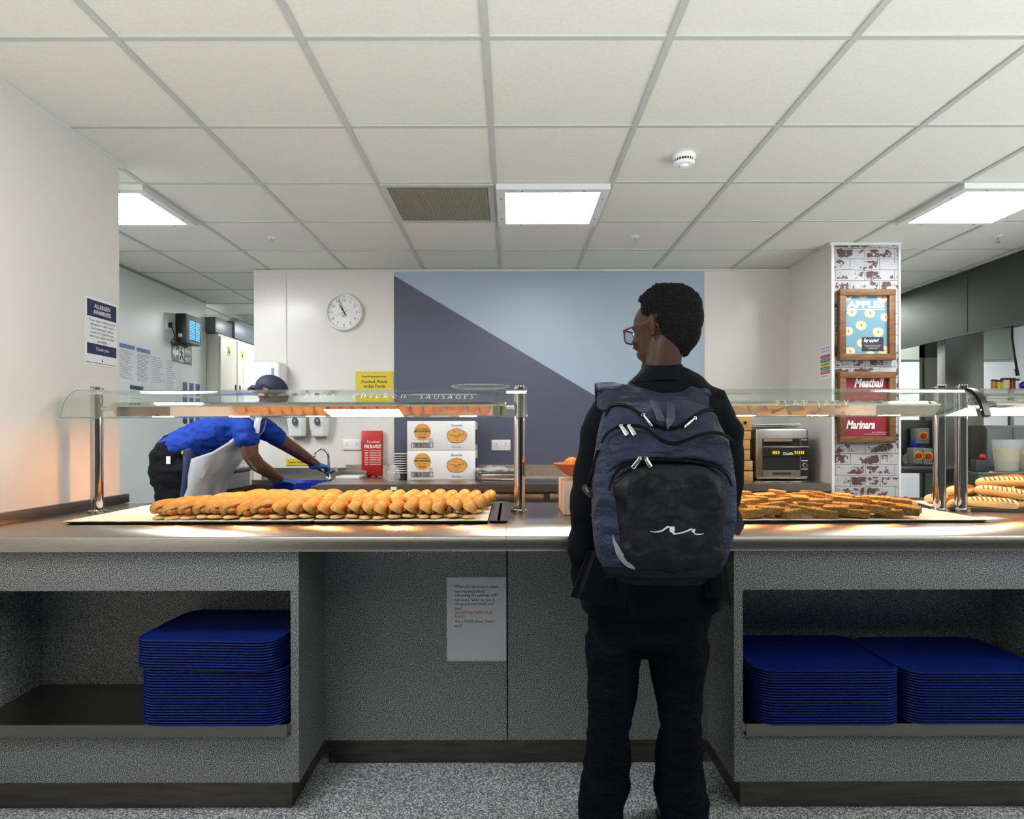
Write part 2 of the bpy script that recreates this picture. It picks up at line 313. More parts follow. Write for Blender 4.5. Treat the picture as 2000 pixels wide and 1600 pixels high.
struct(bx('trim_6', 'trimwhite', -1.755, -1.745, 4.994, 5.001, .99, CEIL-.03))
struct(bx('trim_7', 'trimwhite', 1.506, 1.512, 4.994, 5.001, .99, CEIL-.03))
ZT = CEIL-.024
b = MB(); a = (-.909, ZT-.03); c = (1.505, 1.223+(849-1010)*5/F*1)
pl = P(770, 538, 5.0); dk = P(1165, 775, 5.0); sl = (dk.z-pl.z)/(dk.x-pl.x); zr = pl.z + sl*(1.505-pl.x)
b.prism([(-.909, ZT), (1.505, ZT), (1.505, max(zr, .99)), (-.909, pl.z)], lambda u, v, w: (u, w, v), 4.996, 5.001)
struct(b.build('wall_mural_light', 'mural_light'))
struct(MB().prism([(-.909, pl.z), (1.505, zr), (1.505, .9), (-.909, .9)], lambda u, v, w: (u, w, v), 4.996, 5.001).build('wall_mural_dark', 'mural_dark'))
struct(bx('wall_pillar', 'wall_white', 2.165, 2.62, 4.34, 5.15, 0, CEIL-.001))
struct(bx('wall_pillar_front', 'brick', 2.178, 2.612, 4.33, 4.341, 0, CEIL-.02))
struct(MB().box(2.160, 2.178, 4.322, 4.345, 0, CEIL-.002).box(2.612, 2.626, 4.322, 4.345, 0, CEIL-.002).box(2.15, 2.63, 4.318, 4.345, CEIL-.02, CEIL-.002).build('trim_8', 'trimwhite'))
struct(bx('trim_9', 'trimwhite', 2.15, 2.166, 4.345, 5.0, CEIL-.02, CEIL-.002))
struct(bx('wall_kitchen_back', 'wall_cool', 2.3, 6.4, 7.2, 7.3, 0, CEIL))
struct(bx('wall_kitchen_right', 'wall_cool', 6.3, 6.4, 2, 7.2, 0, CEIL))


# ============================================================ CEILING FITTINGS
def panel(x, y, label, grp='square light panels set in the ceiling'):
    t = thing('ceiling_light', label, 'ceiling light', (x, y, CEIL), grp)
    b = MB(); o, i = .294, .247; z0 = CEIL-.034
    b.box(x-o, x+o, y-o, y-i, z0, CEIL-.001).box(x-o, x+o, y+i, y+o, z0, CEIL-.001).box(x-o, x-i, y-i, y+i, z0, CEIL-.001).box(x+i, x+o, y-i, y+i, z0, CEIL-.001)
    b.build('frame', 'trimwhite', t)
    MB().box(x-i, x+i, y-i, y+i, z0+.002, z0+.012).build('diffuser', 'panel', t)
    for sx, sy in ((-.16, -1), (.16, -1), (-.16, 1), (.16, 1), (-1, -.16), (-1, .16), (1, -.16), (1, .16)):
        px = x+sx*(.27 if abs(sx) == 1 else 1); py = y+sy*(.27 if abs(sy) == 1 else 1)
        MB().cyl((px, py, z0-.003), (px, py, z0+.001), .006, 10).build('screw', 'grey', t)
    return t
col = lambda k: GX0+.6*k+.3
panel(col(0), 3.584, 'square ceiling light panel beside the grey vent grille, straight ahead')
panel(col(-4), 3.584, 'square ceiling light panel cut off by the left wall edge')
panel(col(4), 3.584, 'square ceiling light panel nearest the steel hood on the right')
panel(-.98, 1.184, 'square ceiling light panel above the left shelf of blue trays, before the counter')
panel(3.22, 1.184, 'square ceiling light panel in the hall above the right counter end')
panel(-2.18, 7.184, 'added unseen ceiling light panel over the passage behind the cupboards')  # extra panel out of view, added to light the passage
panel(-2.78, 2.984, 'added unseen ceiling light panel behind the end of the left wall')  # extra panel out of view, added to brighten the kitchen wall and the cook
panel(-2.48+.3-.6, 5.984, 'square ceiling light panel over the passage in front of the lockers') if False else None
panel(col(5), 6.584, 'square ceiling light panel behind the brick pillar in the far kitchen')
t = thing('ceiling_vent', 'square grey mesh extract grille in the ceiling left of the centre light', 'vent', (-.38, 3.584, CEIL))
x, y = -.38, 3.584; b = MB(); o, i = .292, .262; z0 = CEIL-.012
b.box(x-o, x+o, y-o, y-i, z0, CEIL-.001).box(x-o, x+o, y+i, y+o, z0, CEIL-.001).box(x-o, x-i, y-i, y+i, z0, CEIL-.001).box(x+i, x+o, y-i, y+i, z0, CEIL-.001).build('frame', 'tbar', t)
b = MB()
for k in range(35):
    q = -i+.015*(k+.5); b.box(x+q-.0022, x+q+.0022, y-i, y+i, z0+.003, z0+.007); b.box(x-i, x+i, y+q-.0022, y+q+.0022, z0+.003, z0+.007)
b.build('grille', 'vent', t); bx('backing', 'darkgrey', x-i, x+i, y-i, y+i, CEIL-.004, CEIL-.001, t)
# smoke detector
sp = Vector((.803, 2.97, CEIL)); t = thing('smoke_detector', 'round white smoke detector on the ceiling right of centre', 'smoke detector', sp)
MB().lathe([(.0, 0), (.052, -.001), (.055, -.012), (.05, -.02), (.047, -.022)], sp, 40).build('base', 'white', t)
MB().lathe([(.03, -.02), (.045, -.022), (.045, -.036), (.0, -.037)], sp, 40).build('chamber', 'black', t)
b = MB()
for k in range(24):
    a = 2*PI*k/24; p = sp+Vector((.0455*math.cos(a), .0455*math.sin(a), -.03)); b.box(-.0022, .0022, -.0016, .0016, -.009, .009, m=Matrix.Translation(p) @ Matrix.Rotation(a, 4, 'Z'))
b.build('cage', 'white', t)
MB().lathe([(.047, -.034), (.048, -.038), (.042, -.045), (.02, -.047), (.018, -.056), (.0, -.058)], sp, 40).build('cover', 'white', t)
for i, (px, py, lab) in enumerate([(531, 467, 'ceiling sprinkler head near the left kitchen opening'), (1241, 467, 'ceiling sprinkler head above the blue wall panel'), (1950, 467, 'ceiling sprinkler head nearest the steel hood')]):
    q = P(px, py, 4.19); q.z = CEIL; t = thing('sprinkler', lab, 'sprinkler', q, 'sprinkler heads in the ceiling')
    MB().lathe([(.0, 0), (.026, 0), (.026, -.004), (.0, -.008)], q, 24).build('rose', 'white', t)
    b = MB().cyl(q+Vector((0, 0, -.004)), q+Vector((0, 0, -.022)), .005, 10); b.tube([q+Vector((-.01, 0, -.02)), q+Vector((-.01, 0, -.04)), q+Vector((.01, 0, -.04)), q+Vector((.01, 0, -.02))], .002, 6); b.lathe([(.0, -.04), (.014, -.041), (.0, -.044)], q, 16); b.build('spray_head', 'chrome', t)

# ============================================================ SERVING COUNTER
LIP = 2.037; XR = 2.9
def top(name, x0, x1, label):
    t = MB(); prof = [(LIP, CT-.047), (LIP, CT-.004), (LIP+.004, CT), (3.05, CT), (3.055, CT-.004), (3.055, CT-.047), (3.04, CT-.047), (3.04, CT-.012), (LIP+.014, CT-.012), (LIP+.014, CT-.047)]
    t.prism(prof, lambda u, v, w: (w, u, v), x0, x1); return tag(t.build(name, 'steel_top', sharp=50), label, 'worktop', 'steel serving worktops')
top('counter_top', -1.858, -.0165, 'brushed steel serving worktop carrying the filled bread rolls')
top('counter_top', -.0150, XR, 'brushed steel serving worktop carrying the flapjacks and baguettes')
t = MB().box(-1.8595, -1.842, 2.04, 3.07, CT, CT+.042, .002); t.box(-1.859, -1.80, 3.0, 3.07, CT, CT+.040)
tag(MB().box(-1.8595, -1.842, 2.04, 3.10, CT, CT+.042, .002).build('upstand', 'steel_dark'), 'steel upstand strip where the serving worktop meets the left wall', 'upstand')
# shelf units
def shelf_unit(x0, x1, ox0, ox1, label, shadeX):
    t = thing('shelf_unit', label, 'counter unit', ((x0+x1)/2, 2.06, 0), 'grey speckled shelf units under the counter')
    y = 2.06; b = MB(); zt, zb = .7236, .26
    b.box(x0 if x0 <= -1.8 else ox0, ox1 if x1 < 2 else x1, y, y+.018, zt, CT-.048)                       # fascia
    b.box(x0 if x0 <= -1.8 else ox0, ox1 if x1 < 2 else x1, y, y+.018, .108, zb)                          # lower panel
    if x0 > -1.8: b.box(x0, ox0, y, 3.0, .108, CT-.048)
    if x1 < 2.0: b.box(ox1, x1, y, 3.0, .108, CT-.048)
    b.build('carcass', 'laminate', t)
    b = MB(); b.box(x0 if x0 <= -1.8 else ox0, x1 if x1 >= 2 else ox1, 2.38, 2.40, .2, CT-.05); b.build('back_panel', 'laminate', t)
    if x0 <= -1.8: bx('side_panel', 'laminate', -1.857, -1.739, y+.018, 2.38, .27, CT-.05, t)
    if x1 >= 2: bx('side_panel', 'laminate', 1.78, 1.86, y+.018, 2.38, .27, CT-.05, t)
    s = MB(); e0, e1 = (x0 if x0 <= -1.8 else ox0+.004), (x1 if x1 >= 2 else ox1-.006)
    s.box(e0, e1, 2.045, 2.378, .296, .301).box(e0, e1, 2.042, 2.048, .262, .3015).box(e0, e1, 2.045, 2.06, .262, .266); s.build('shelf', 'steel_dark', t)
    p = MB(); p0 = x0 if x0 <= -1.8 else x0+.035; p1 = x1 if x1 >= 2 else x1-.038; p.box(p0, p1, 2.107, 2.9, .0, .1079); p.build('plinth', 'steel_plinth', t)
    return t
shelf_unit(-1.858, -.682, -1.74, -.708, 'grey speckled open shelf unit holding one blue tray stack', 0)
shelf_unit(.7146, 2.6, .7425, 1.78, 'grey speckled open shelf unit holding two blue tray stacks', 0)
t = thing('front_panel', 'grey speckled recessed panel with the paper notice', 'panel', (-.35, 2.344, 0))
bx('board', 'laminate', -.6815, -.0175, 2.344, 2.362, .108, CT-.047, t); bx('plinth', 'steel_plinth', -.6815, .022, 2.393, 2.41, 0, .108, t); bx('seam_backing', 'black_gap', -.05, .02, 2.3625, 2.375, .11, CT-.05, t)  # black backing added behind the seam to keep out light from the kitchen
t = thing('front_panel', 'grey speckled recessed panel behind the legs of the standing boy', 'panel', (.35, 2.344, 0))
bx('board', 'laminate', -.0125, .7140, 2.344, 2.362, .108, CT-.047, t); b = MB().box(.023, .7140, 2.393, 2.41, 0, .108).box(.0, .022, 2.388, 2.3925, .002, .107).box(.023, .052, 2.388, 2.3925, .002, .107); b.build('plinth', 'steel_plinth', t)
# notice
t = thing('notice', 'white laminated paper notice about manners stuck to the recessed counter panel', 'notice', P(930, 1291, 2.343))
a, c = P(872, 1128, 2.343), P(988, 1291, 2.343); bx('sheet', 'notice_paper', a.x, c.x, 2.3425, 2.3438, c.z, a.z, t)
L = [('When you are at lunch, please', 0, 'ink'), ('have manners when', 0, 'ink'), ('addressing the catering staff!', 0, 'ink'), ('Life lesson: Never be rude to', .3, 'ink'), ('the people that handle your', .3, 'ink'), ('food', .3, 'ink'), ('DO NOT PLAY WITH YOUR', 0, 'ink_red'), ('FOOD!', 0, 'ink_red'), ('This is YOUR school. Treat it', 0, 'ink'), ('well!', 0, 'ink')]
for i, (s, sh, m_) in enumerate(L):
    wpx = [86, 57, 82, 79, 78, 13, 73, 19, 78, 14][i]; hpx = 7.6 if any(ch in s for ch in 'gyp,') else 6
    txt(s, P(887.5, 1146.5+8.4*i, 2.3418), t, m_, w=wpx*2.343/F, h=hpx*2.343/F, align='LEFT', shear=sh)

# ============================================================ BLUE TRAYS
def make_tray():
    W, D, Hh = .232, .178, .012; b = MB()
    def ring(k, z, rc):
        pts = []; w_, d_ = W-k, D-k
        for cx, cy, a0 in ((w_-rc, d_-rc, 0), (-w_+rc, d_-rc, 90), (-w_+rc, -d_+rc, 180), (w_-rc, -d_+rc, 270)):
            for j in range(7): a = R(a0+15*j); pts.append(Vector((cx+rc*math.cos(a), cy+rc*math.sin(a), z)))
        return pts
    b.loft([ring(.016, .001, .05), ring(.009, .0035, .052), ring(.004, .0080, .056), ring(.0005, .0084, .058), ring(.0, .0105, .058), ring(.0008, .0130, .0575), ring(.004, .0132, .056), ring(.0105, .006, .052), ring(.017, .0035, .05)])
    return b
tb = make_tray().build('serving_tray', 'tray_blue', loc=(0, 0, 0)); base_tray = tb
used = [0]
def tray(loc, rz, label, grp):
    if not used[0]: o = base_tray; used[0] = 1; o.location = loc; o.rotation_euler = (0, 0, rz); o['label'] = label; o['category'] = 'tray'
    else: o = dup(base_tray, loc, (0, 0, rz), label)
    o['group'] = grp; return o
random.seed(4); PT = .0088
def stack(cx, cy, z0, n, rz, where, seed, tot=None, start=0, grp='blue serving trays stacked on the shelves'):
    tot = tot or n
    for k in range(n):
        i = start+k; fromtop = tot-1-i
        lab = ('topmost blue tray of ' if fromtop == 0 else 'bottom blue tray of ' if i == 0 else f'blue tray, {ORD[fromtop]} from the top of ' if fromtop <= i else f'blue tray, {ORD[i]} from the bottom of ') + where
        tray((cx+random.uniform(-.0004, .0004), cy+random.uniform(-.0004, .0004), z0+PT*k), rz+R(random.uniform(-.06, .06)), lab, grp)
LS = 'the left shelf stack'
stack(-.947, 2.192, .3018, 20, 0, LS, 1, 31, 0); stack(-.957, 2.185, .3018+20*PT+.0008, 11, R(-2.6), LS, 1, 31, 20)
stack(1.003, 2.190, .3018, 20, 0, 'the shelf stack beside the boy', 2)
stack(1.478, 2.194, .3018, 19, 0, 'the rightmost shelf stack', 3)

# ============================================================ GLASS GANTRIES
prof = [(2.562, 1.2945), (2.5765, 1.336), (2.584, 1.352), (2.601, 1.375), (2.631, 1.399), (2.663, 1.4105), (2.70, 1.4135), (3.00, 1.4135)]
def gantry(x0, x1, posts, label, cx0, cx1, band=False):
    t = thing('food_gantry', label, 'sneeze guard', ((x0+x1)/2, 2.68, CT), 'glass and chrome gantries on the serving counter')
    th = .006; n = len(prof); inner = []
    for i, (y, z) in enumerate(prof):
        a = Vector(prof[max(i-1, 0)]); c = Vector(prof[min(i+1, n-1)]); d = (c-a).normalized(); inner.append((y+d.y*th, z-d.x*th))
    poly = prof + inner[::-1]
    b = MB(); b.prism(poly, lambda u, v, w: (w, u, v), x0, x1); b.build('curved_glass', 'glass', t, sharp=60)
    e = MB(); e.tube([(x0, y, z) for y, z in prof], .0016, 5); e.tube([(x1, y, z) for y, z in prof], .0016, 5); e.tube([(x0, 2.5635, 1.2935), (x1, 2.5635, 1.2935)], .0028, 6); e.build('glass_rim', 'glass_edge' if not band else 'glass_edge', t)
    for px in posts:
        p = MB().cyl((px, 2.69, CT+.01), (px, 2.69, 1.395), .0235, 28); po = p.build('post', 'chrome', t)
        MB().lathe([(.0, 0), (.036, 0), (.036, .008), (.0255, .012), (.0255, .018), (.0, .018)], (px, 2.69, CT+.0005), 32).build('base_flange', 'chrome', po)
        c_ = MB()
        c_.lathe([(.0, 0), (.026, 0), (.026, .006), (.0, .006)], (px, 2.69, 1.4145), 28)
        for k in (-.016, -.005, .006, .017): c_.lathe([(.0, 0), (.004, 0), (.004, .005), (.0, .007)], (px+k, 2.676, 1.4205), 10)
        c_.build('top_clamp', 'chrome', po)
    cp = [(2.628, 1.340), (2.664, 1.3015), (2.80, 1.3015), (2.80, 1.345), (2.775, 1.357), (2.69, 1.362), (2.65, 1.357), (2.632, 1.347)]
    MB().prism(cp[:1]+cp[1:], lambda u, v, w: (w, u, v), cx0, cx1).build('lamp_canopy', 'mirror', t, sharp=12)
    ar = MB()
    for s_, px in ((cx0, posts[0]), (cx1, posts[-1])):
        ar.cyl((min(s_, px), 2.69, 1.335), (max(s_, px), 2.69, 1.335), .009, 14)
    ar.build('support_arm', 'chrome', t)
    k = max(2, int((cx1-cx0)/.30)); 
    for i in range(k):
        c0 = cx0+(cx1-cx0)*(i+.5)/k
        MB().box(c0-.035, c0+.035, 2.71, 2.75, 1.3006, 1.3013).build('heat_lamp', 'heat', t)
    if band:
        b = MB(); q0 = x0; pts = [(y-.004, z+.003) for y, z in prof[:6]]; pin = [(y+.010, z-.006) for y, z in prof[:6]]
        b.prism(pts+pin[::-1], lambda u, v, w: (w, u, v), x0-.012, x0+.014); b.build('end_band', 'black', t)
        MB().cyl((x0-.02, 2.575, 1.318), (x0+.022, 2.575, 1.318), .005, 10).build('band_clip', 'chrome', t)
    return t
g1 = gantry(-1.80, .064, (-1.735, .036), 'long glass and chrome gantry over the filled bread rolls', -1.64, -.02)
g2 = gantry(.42, 1.862, (.50, 1.795), 'glass and chrome gantry over the flapjacks', .54, 1.76)
g3 = gantry(1.900, 2.85, (1.885, 2.80), 'glass and chrome gantry over the grilled baguettes', 1.99, 2.75, band=True)
def onglass(x, y, d=2.592): q = P(x, y, d); return q
def handwrite(s, x0, x1, y, h, parent, shear=.2):
    d = 2.585; a, c = P(x0, y, d), P(x1, y, d)
    txt(s, (a+c)/2, parent, 'white', w=(c.x-a.x), h=h*d/F, ey=Vector((0, .55, .83)), shear=shear, bold=-.018, name='handwriting')
handwrite('H o t', 596, 655, 771, 11, g1); handwrite('c h i c k e n', 690, 792, 772, 13, g1); handwrite('S A U S A G E S', 820, 925, 775, 10, g1); handwrite('F L A P   J A C K', 1518, 1662, 790, 18, g2, 0)
# glass plate on the gantry
q = P(939, 754, 2.86); tag(MB().lathe([(.0, 0), (.055, 0), (.06, .004), (.125, .020), (.133, .022), (.133, .025), (.120, .0225), (.058, .008), (.0, .006)], (q.x, 2.86, 1.4138), 48).build('glass_plate', 'plate_glass'), 'round glass plate lying on top of the long gantry', 'plate')
# ============================================================ FOOD ON THE COUNTER
def pan(x0, x1, y0, y1, label, paper=True, m='pan_tin', mp='paper_bake', inset=.004, grp='baking trays on the serving counter'):
    t = thing('baking_tray', label, 'baking tray', ((x0+x1)/2, (y0+y1)/2, CT), grp); z = CT
    def ring(k, h, rc=.02):
        pts = []
        for cx, cy, a0 in ((x1-k-rc, y1-k-rc, 0), (x0+k+rc, y1-k-rc, 90), (x0+k+rc, y0+k+rc, 180), (x1-k-rc, y0+k+rc, 270)):
            for j in range(5): a = R(a0+22.5*j); pts.append(Vector((cx+rc*math.cos(a), cy+rc*math.sin(a), z+h)))
        return pts
    MB().loft([ring(.012, .0005), ring(.008, .0015), ring(0, .0080), ring(0, .0092), ring(.004, .0092), ring(.012, .004), ring(.02, .0035)]).build('pan', m, t)
    if paper:
        nx, ny = 26, 12; b = MB(); rng = random.Random(int(x0*100))
        g = [[b.bm.verts.new((x0+.001+(x1-x0-.002)*i/nx, y0-.003+(y1-y0)*j/ny, z+.0098+.0030*abs(noise.noise(Vector((i*.4+x0*9, j*.5, 2)))) + (.001 if j in (0, ny) else 0))) for i in range(nx+1)] for j in range(ny+1)]
        for j in range(ny):
            for i in range(nx): b._f([g[j][i], g[j][i+1], g[j+1][i+1], g[j+1][i]])
        r = bmesh.ops.extrude_face_region(b.bm, geom=b.bm.faces[:]); bmesh.ops.translate(b.bm, vec=(0, 0, .0006), verts=[v for v in r['geom'] if isinstance(v, bmesh.types.BMVert)])
        b.build('baking_paper', mp, t, sharp=60)
    return t
pan(-1.624, -.725, 2.325, 3.0, 'paper-lined baking tray of rolls nearest the left wall')
pan(-.72, -.085, 2.325, 3.0, 'paper-lined baking tray under the right half of the rolls')
pan(-.081, -.012, 2.34, 3.02, 'bare dark metal tray end beside the right gantry post', paper=False, m='steel_dark')
pan(.72, 1.74, 2.325, 3.0, 'white paper-lined tray under the flapjack pieces', m='steel')
t = thing('cooling_tray', 'dark metal tray set at a slant under the grilled baguettes', 'tray', (2.25, 2.75, CT))
rot = Matrix.Translation((2.31, 2.76, CT)) @ Matrix.Rotation(R(-14), 4, 'Z')
MB().box(-.50, .50, -.17, .25, .0005, .003, m=rot).box(-.50, .50, -.18, -.17, .001, .014, m=rot).box(-.50, .50, .25, .26, .001, .014, m=rot).box(-.51, -.50, -.18, .26, .001, .014, m=rot).box(.50, .51, -.18, .26, .001, .014, m=rot).build('pan', 'pan_tin', t)
MB().box(-.46, .44, -.15, .2, .0035, .0042, m=rot).build('baking_paper', 'paper_bake', t)

def bun_parts(kind, seed, tilt, L_, W_):
    rng = random.Random(seed); hl, hw = L_/2, W_/2
    def dome(h0, h1, top):
        rings = []
        n, k = 20, 12
        for i in range(k+1):
            a = PI*i/k; cz = -math.cos(a); q = max(math.sin(a), .02)**.75
            ring = []
            for j in range(n):
                th = 2*PI*j/n; x = hw*q*math.cos(th); zz = math.sin(th)
                z = (h1*zz*(q**.8) if zz > 0 else -h0*abs(zz)**.6*(q**.5)); y = hl*cz
                z += .0015*noise.noise(Vector((x*60+seed, y*40, z*60)))
                ring.append(Vector((x*(1+.06*noise.noise(Vector((y*20, seed, 0)))), y, z)))
            rings.append(ring)
        return rings
    base = MB(); base.loft([[Vector((p.x*.84, p.y*.95, p.z*.85+.008)) for p in r] for r in dome(.009, .012, 0)])
    topr = dome(.004, .036, 1); mt = Matrix.Translation((-hw*.85, 0, .016)) @ Matrix.Rotation(R(-tilt), 4, 'Y') @ Matrix.Translation((hw*.85, 0, .003))
    topm = MB(); topm.loft([[mt @ p for p in r] for r in topr])
    fill = MB()
    if kind == 'sausage':
        pts = [Vector((.008, -hl*.86+L_*.86*i/8, .030+.003*math.sin(i*.8))) for i in range(9)]; fill.tube(pts, [.006, .011, .0125, .013, .013, .013, .0125, .011, .006], 12)
    else:
        for i in range(9):
            y = -hl*.72+L_*.72*i/8; fill.ell((.010+rng.uniform(-.004, .006), y, .028+rng.uniform(-.002, .004)), (.014, .012, .010), (rng.uniform(0, 60),)*3, 10, 6)
    return base, topm, fill
def make_roll(kind, seed, tilt, L_=.128, W_=.060):
    t = thing('bread_roll', 'x', 'bread roll', (0, 0, 0)); b_, tp, f_ = bun_parts(kind, seed, tilt, L_, W_)
    b_.build('base', 'crust_pale', t, sharp=60); o = tp.build('top', ['crust', 'crumb'], t, sharp=60)
    me = o.data; mt = Matrix.Rotation(R(-tilt), 3, 'Y'); dn = mt @ Vector((0, 0, -1))
    for p in me.polygons:
        if p.normal.dot(dn) > .55: p.material_index = 1
    f_.build('filling', kind, t, sharp=60); return t
protoR = [(make_roll('chicken', 1, 32, .145, .062), 'chicken'), (make_roll('chicken', 2, 40, .14, .064), 'chicken'), (make_roll('sausage', 3, 30), 'sausage'), (make_roll('sausage', 4, 42), 'sausage'), (make_roll('sausage', 5, 34, .118, .06), 'sausage')]
usedR = set(); rng = random.Random(11); RN = ['front', 'second', 'third', 'back']
def put_roll(i, pos, rot, label, grp):
    if i not in usedR: usedR.add(i); o = protoR[i][0]; o.location = pos; o.rotation_euler = rot; o['label'] = label
    else: o = dup(protoR[i][0], pos, rot, label)
    o['group'] = grp
for row, (yy, x0, x1, n) in enumerate([(2.405, -1.285, -.165, 22), (2.555, -1.275, -.13, 22), (2.70, -1.20, -.115, 21), (2.845, -1.12, -.105, 19)]):
    for k in range(n):
        u = k/(n-1); ch = u < .34; i = rng.choice((0, 1)) if ch else rng.choice((2, 3, 4))
        ang = (-44+u*90 if u < .34 else -8+rng.uniform(-4, 4))
        ang = -28 + 16*min(1, u/.38) if u < .38 else -12+u*14
        rz = R(ang+rng.uniform(-5, 5)); sgn = 1
        pos = (x0+(x1-x0)*u+rng.uniform(-.006, .006), yy+rng.uniform(-.008, .008)+(.0 if row else 0), CT+.0132)
        flip = PI if (not ch and u > .38) else 0
        fil = protoR[i][1]; num = ORD[k] if k < 12 else ORD[n-1-k]; side = 'left' if k < 12 else 'right'
        put_roll(i, pos, (R(rng.uniform(-3, 6)), R(rng.uniform(-4, 4)), rz+flip), f'golden bread roll with {fil} filling in the {RN[row]} row, {num} from the {side} end', 'filled bread rolls on the left counter')
# flapjacks
def make_flap(seed, sx, sy, sz):
    b = MB(); b.box(-sx/2, sx/2, -sy/2, sy/2, 0, sz, .004, 2); bm = b.bm
    bmesh.ops.subdivide_edges(bm, edges=[e for e in bm.edges if e.calc_length() > .012], cuts=7, use_grid_fill=True)
    for v in bm.verts: v.co += Vector([noise.noise(v.co*130+Vector((seed, i*7, 0)))*.0016 for i in range(3)])
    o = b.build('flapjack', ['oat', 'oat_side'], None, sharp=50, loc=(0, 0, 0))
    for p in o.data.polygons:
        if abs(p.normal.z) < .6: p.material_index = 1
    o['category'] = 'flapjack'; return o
pf = [make_flap(1, .085, .062, .030), make_flap(2, .078, .065, .028), make_flap(3, .09, .058, .027), make_flap(4, .07, .07, .031)]; uf = set()
for row, (yy, x0, x1, n) in enumerate([(2.375, .89, 1.47, 10), (2.46, .86, 1.52, 10), (2.56, .86, 1.54, 10), (2.65, .84, 1.52, 9), (2.74, .84, 1.48, 9), (2.83, .86, 1.40, 8)]):
    for k in range(n):
        u = k/(n-1); i = rng.randrange(4); pos = (x0+(x1-x0)*u+rng.uniform(-.012, .012), yy+rng.uniform(-.012, .012), CT+.0145+(.013 if (k+row) % 2 else 0)+.003*row+rng.uniform(0, .003))
        rot = (R(rng.uniform(-5, 5)), R(rng.uniform(-9, 9)), R(rng.uniform(-38, -5) if u > .4 else rng.uniform(-14, 14)))
        side, num = ('left', ORD[k]) if k < n/2 else ('right', ORD[n-1-k])
        rn = ['front', 'second', 'third', 'fourth', 'fifth', 'back'][row]
        lab = f'golden oat flapjack slab in the {rn} row, {num} from the {side} end'
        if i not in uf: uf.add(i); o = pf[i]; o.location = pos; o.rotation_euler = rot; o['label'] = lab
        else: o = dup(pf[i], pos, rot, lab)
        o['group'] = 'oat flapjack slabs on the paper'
o = MB().ell((0, 0, 0), (.055, .032, .022), n=20, k=10).build('bread_bun', 'crust', loc=(0, 0, 0)); o.location = (1.565, 2.56, CT+.043); tag(o, 'round-ended brown bun at the right end of the flapjacks', 'bread bun')
# baguettes
def make_bag(seed):
    b = MB(); L_, W_, H_ = .20, .076, .052; rings = []; n, k = 24, 40
    for i in range(k+1):
        s_ = i/k; x = L_*(s_-.5); q = (1-abs(2*s_-1)**4)**.5*.97+.03; ring = []
        for j in range(n):
            th = 2*PI*j/n; y, z = W_/2*q*math.cos(th), H_/2*q*math.sin(th)
            z = max(z, -H_*.36); ring.append(Vector((x, y+.003*math.sin(x*30+seed), z+.36*H_+.0015*noise.noise(Vector((x*25, y*25, seed))))))
        rings.append(ring)
    b.loft(rings); o = b.build('baguette', ['baguette'], None, sharp=50, loc=(0, 0, 0)); o['category'] = 'baguette'
    g = MB()
    for i in range(9):
        x = -L_*.34+L_*.68*i/8
        pts = []
        for j in range(9):
            th = R(20+17.5*j); q = (1-abs(2*((x+.02*(j/8-.5))/L_))**4)**.5; pts.append(Vector((x+.028*(j/8-.5), (W_/2*q+.0006)*math.cos(th)+.003*math.sin(x*30+seed), (H_/2*q+.0006)*math.sin(th)+.36*H_)))
        g.tube(pts, .0030, 5)
    g.build('grill_marks', 'grill', o); return o
pbg = [make_bag(1), make_bag(2)]; ub = set(); bi = 0
bagp = [(1.925, 2.76, 0, 52), (2.055, 2.735, 0, -24), (2.20, 2.70, 0, -30), (2.355, 2.67, 0, -22), (2.51, 2.64, 0, -28), (2.66, 2.62, 0, -20), (1.97, 2.87, 0, -40), (2.14, 2.85, 0, -20), (2.32, 2.82, 0, -28), (2.50, 2.80, 0, -24),
        (2.02, 2.86, .047, 30), (2.12, 2.76, .048, -36), (2.28, 2.74, .048, -22), (2.44, 2.71, .050, -30), (2.60, 2.70, .048, -22), (2.20, 2.88, .047, -14), (2.42, 2.86, .047, -30), (2.16, 2.80, .094, -26), (2.36, 2.78, .097, -18), (2.52, 2.75, .097, -34), (2.26, 2.90, .094, 18), (2.46, 2.84, .142, -24)]
where = ['front bottom row', 'rear bottom row', 'middle layer', 'top layer']
cnt = {}
bagp.sort(key=lambda q: ((0 if (q[2] == 0 and q[1] < 2.79) else 1 if q[2] == 0 else 2 if q[2] < .06 else 3), q[0]))
for (x, y, z, a) in bagp:
    lay = 0 if (z == 0 and y < 2.79) else 1 if z == 0 else 2 if z < .06 else 3; cnt[lay] = cnt.get(lay, 0)+1; i = bi % 2; bi += 1
    lab = f'pale grilled baguette, {where[lay]} of the pile, {ORD[cnt[lay]-1]} from the left'
    pos = (x+.0, y+.02, CT+.0055+z*.9); rot = (R(-6), R(7*math.sin(bi*2.3)*(z > 0)), R(a-(18 if a < 0 else 0)))
    if i not in ub: ub.add(i); o = pbg[i]; o.location = pos; o.rotation_euler = rot; o['label'] = lab
    else: o = dup(pbg[i], pos, rot, lab)
    o['group'] = 'grilled baguettes piled at the right'
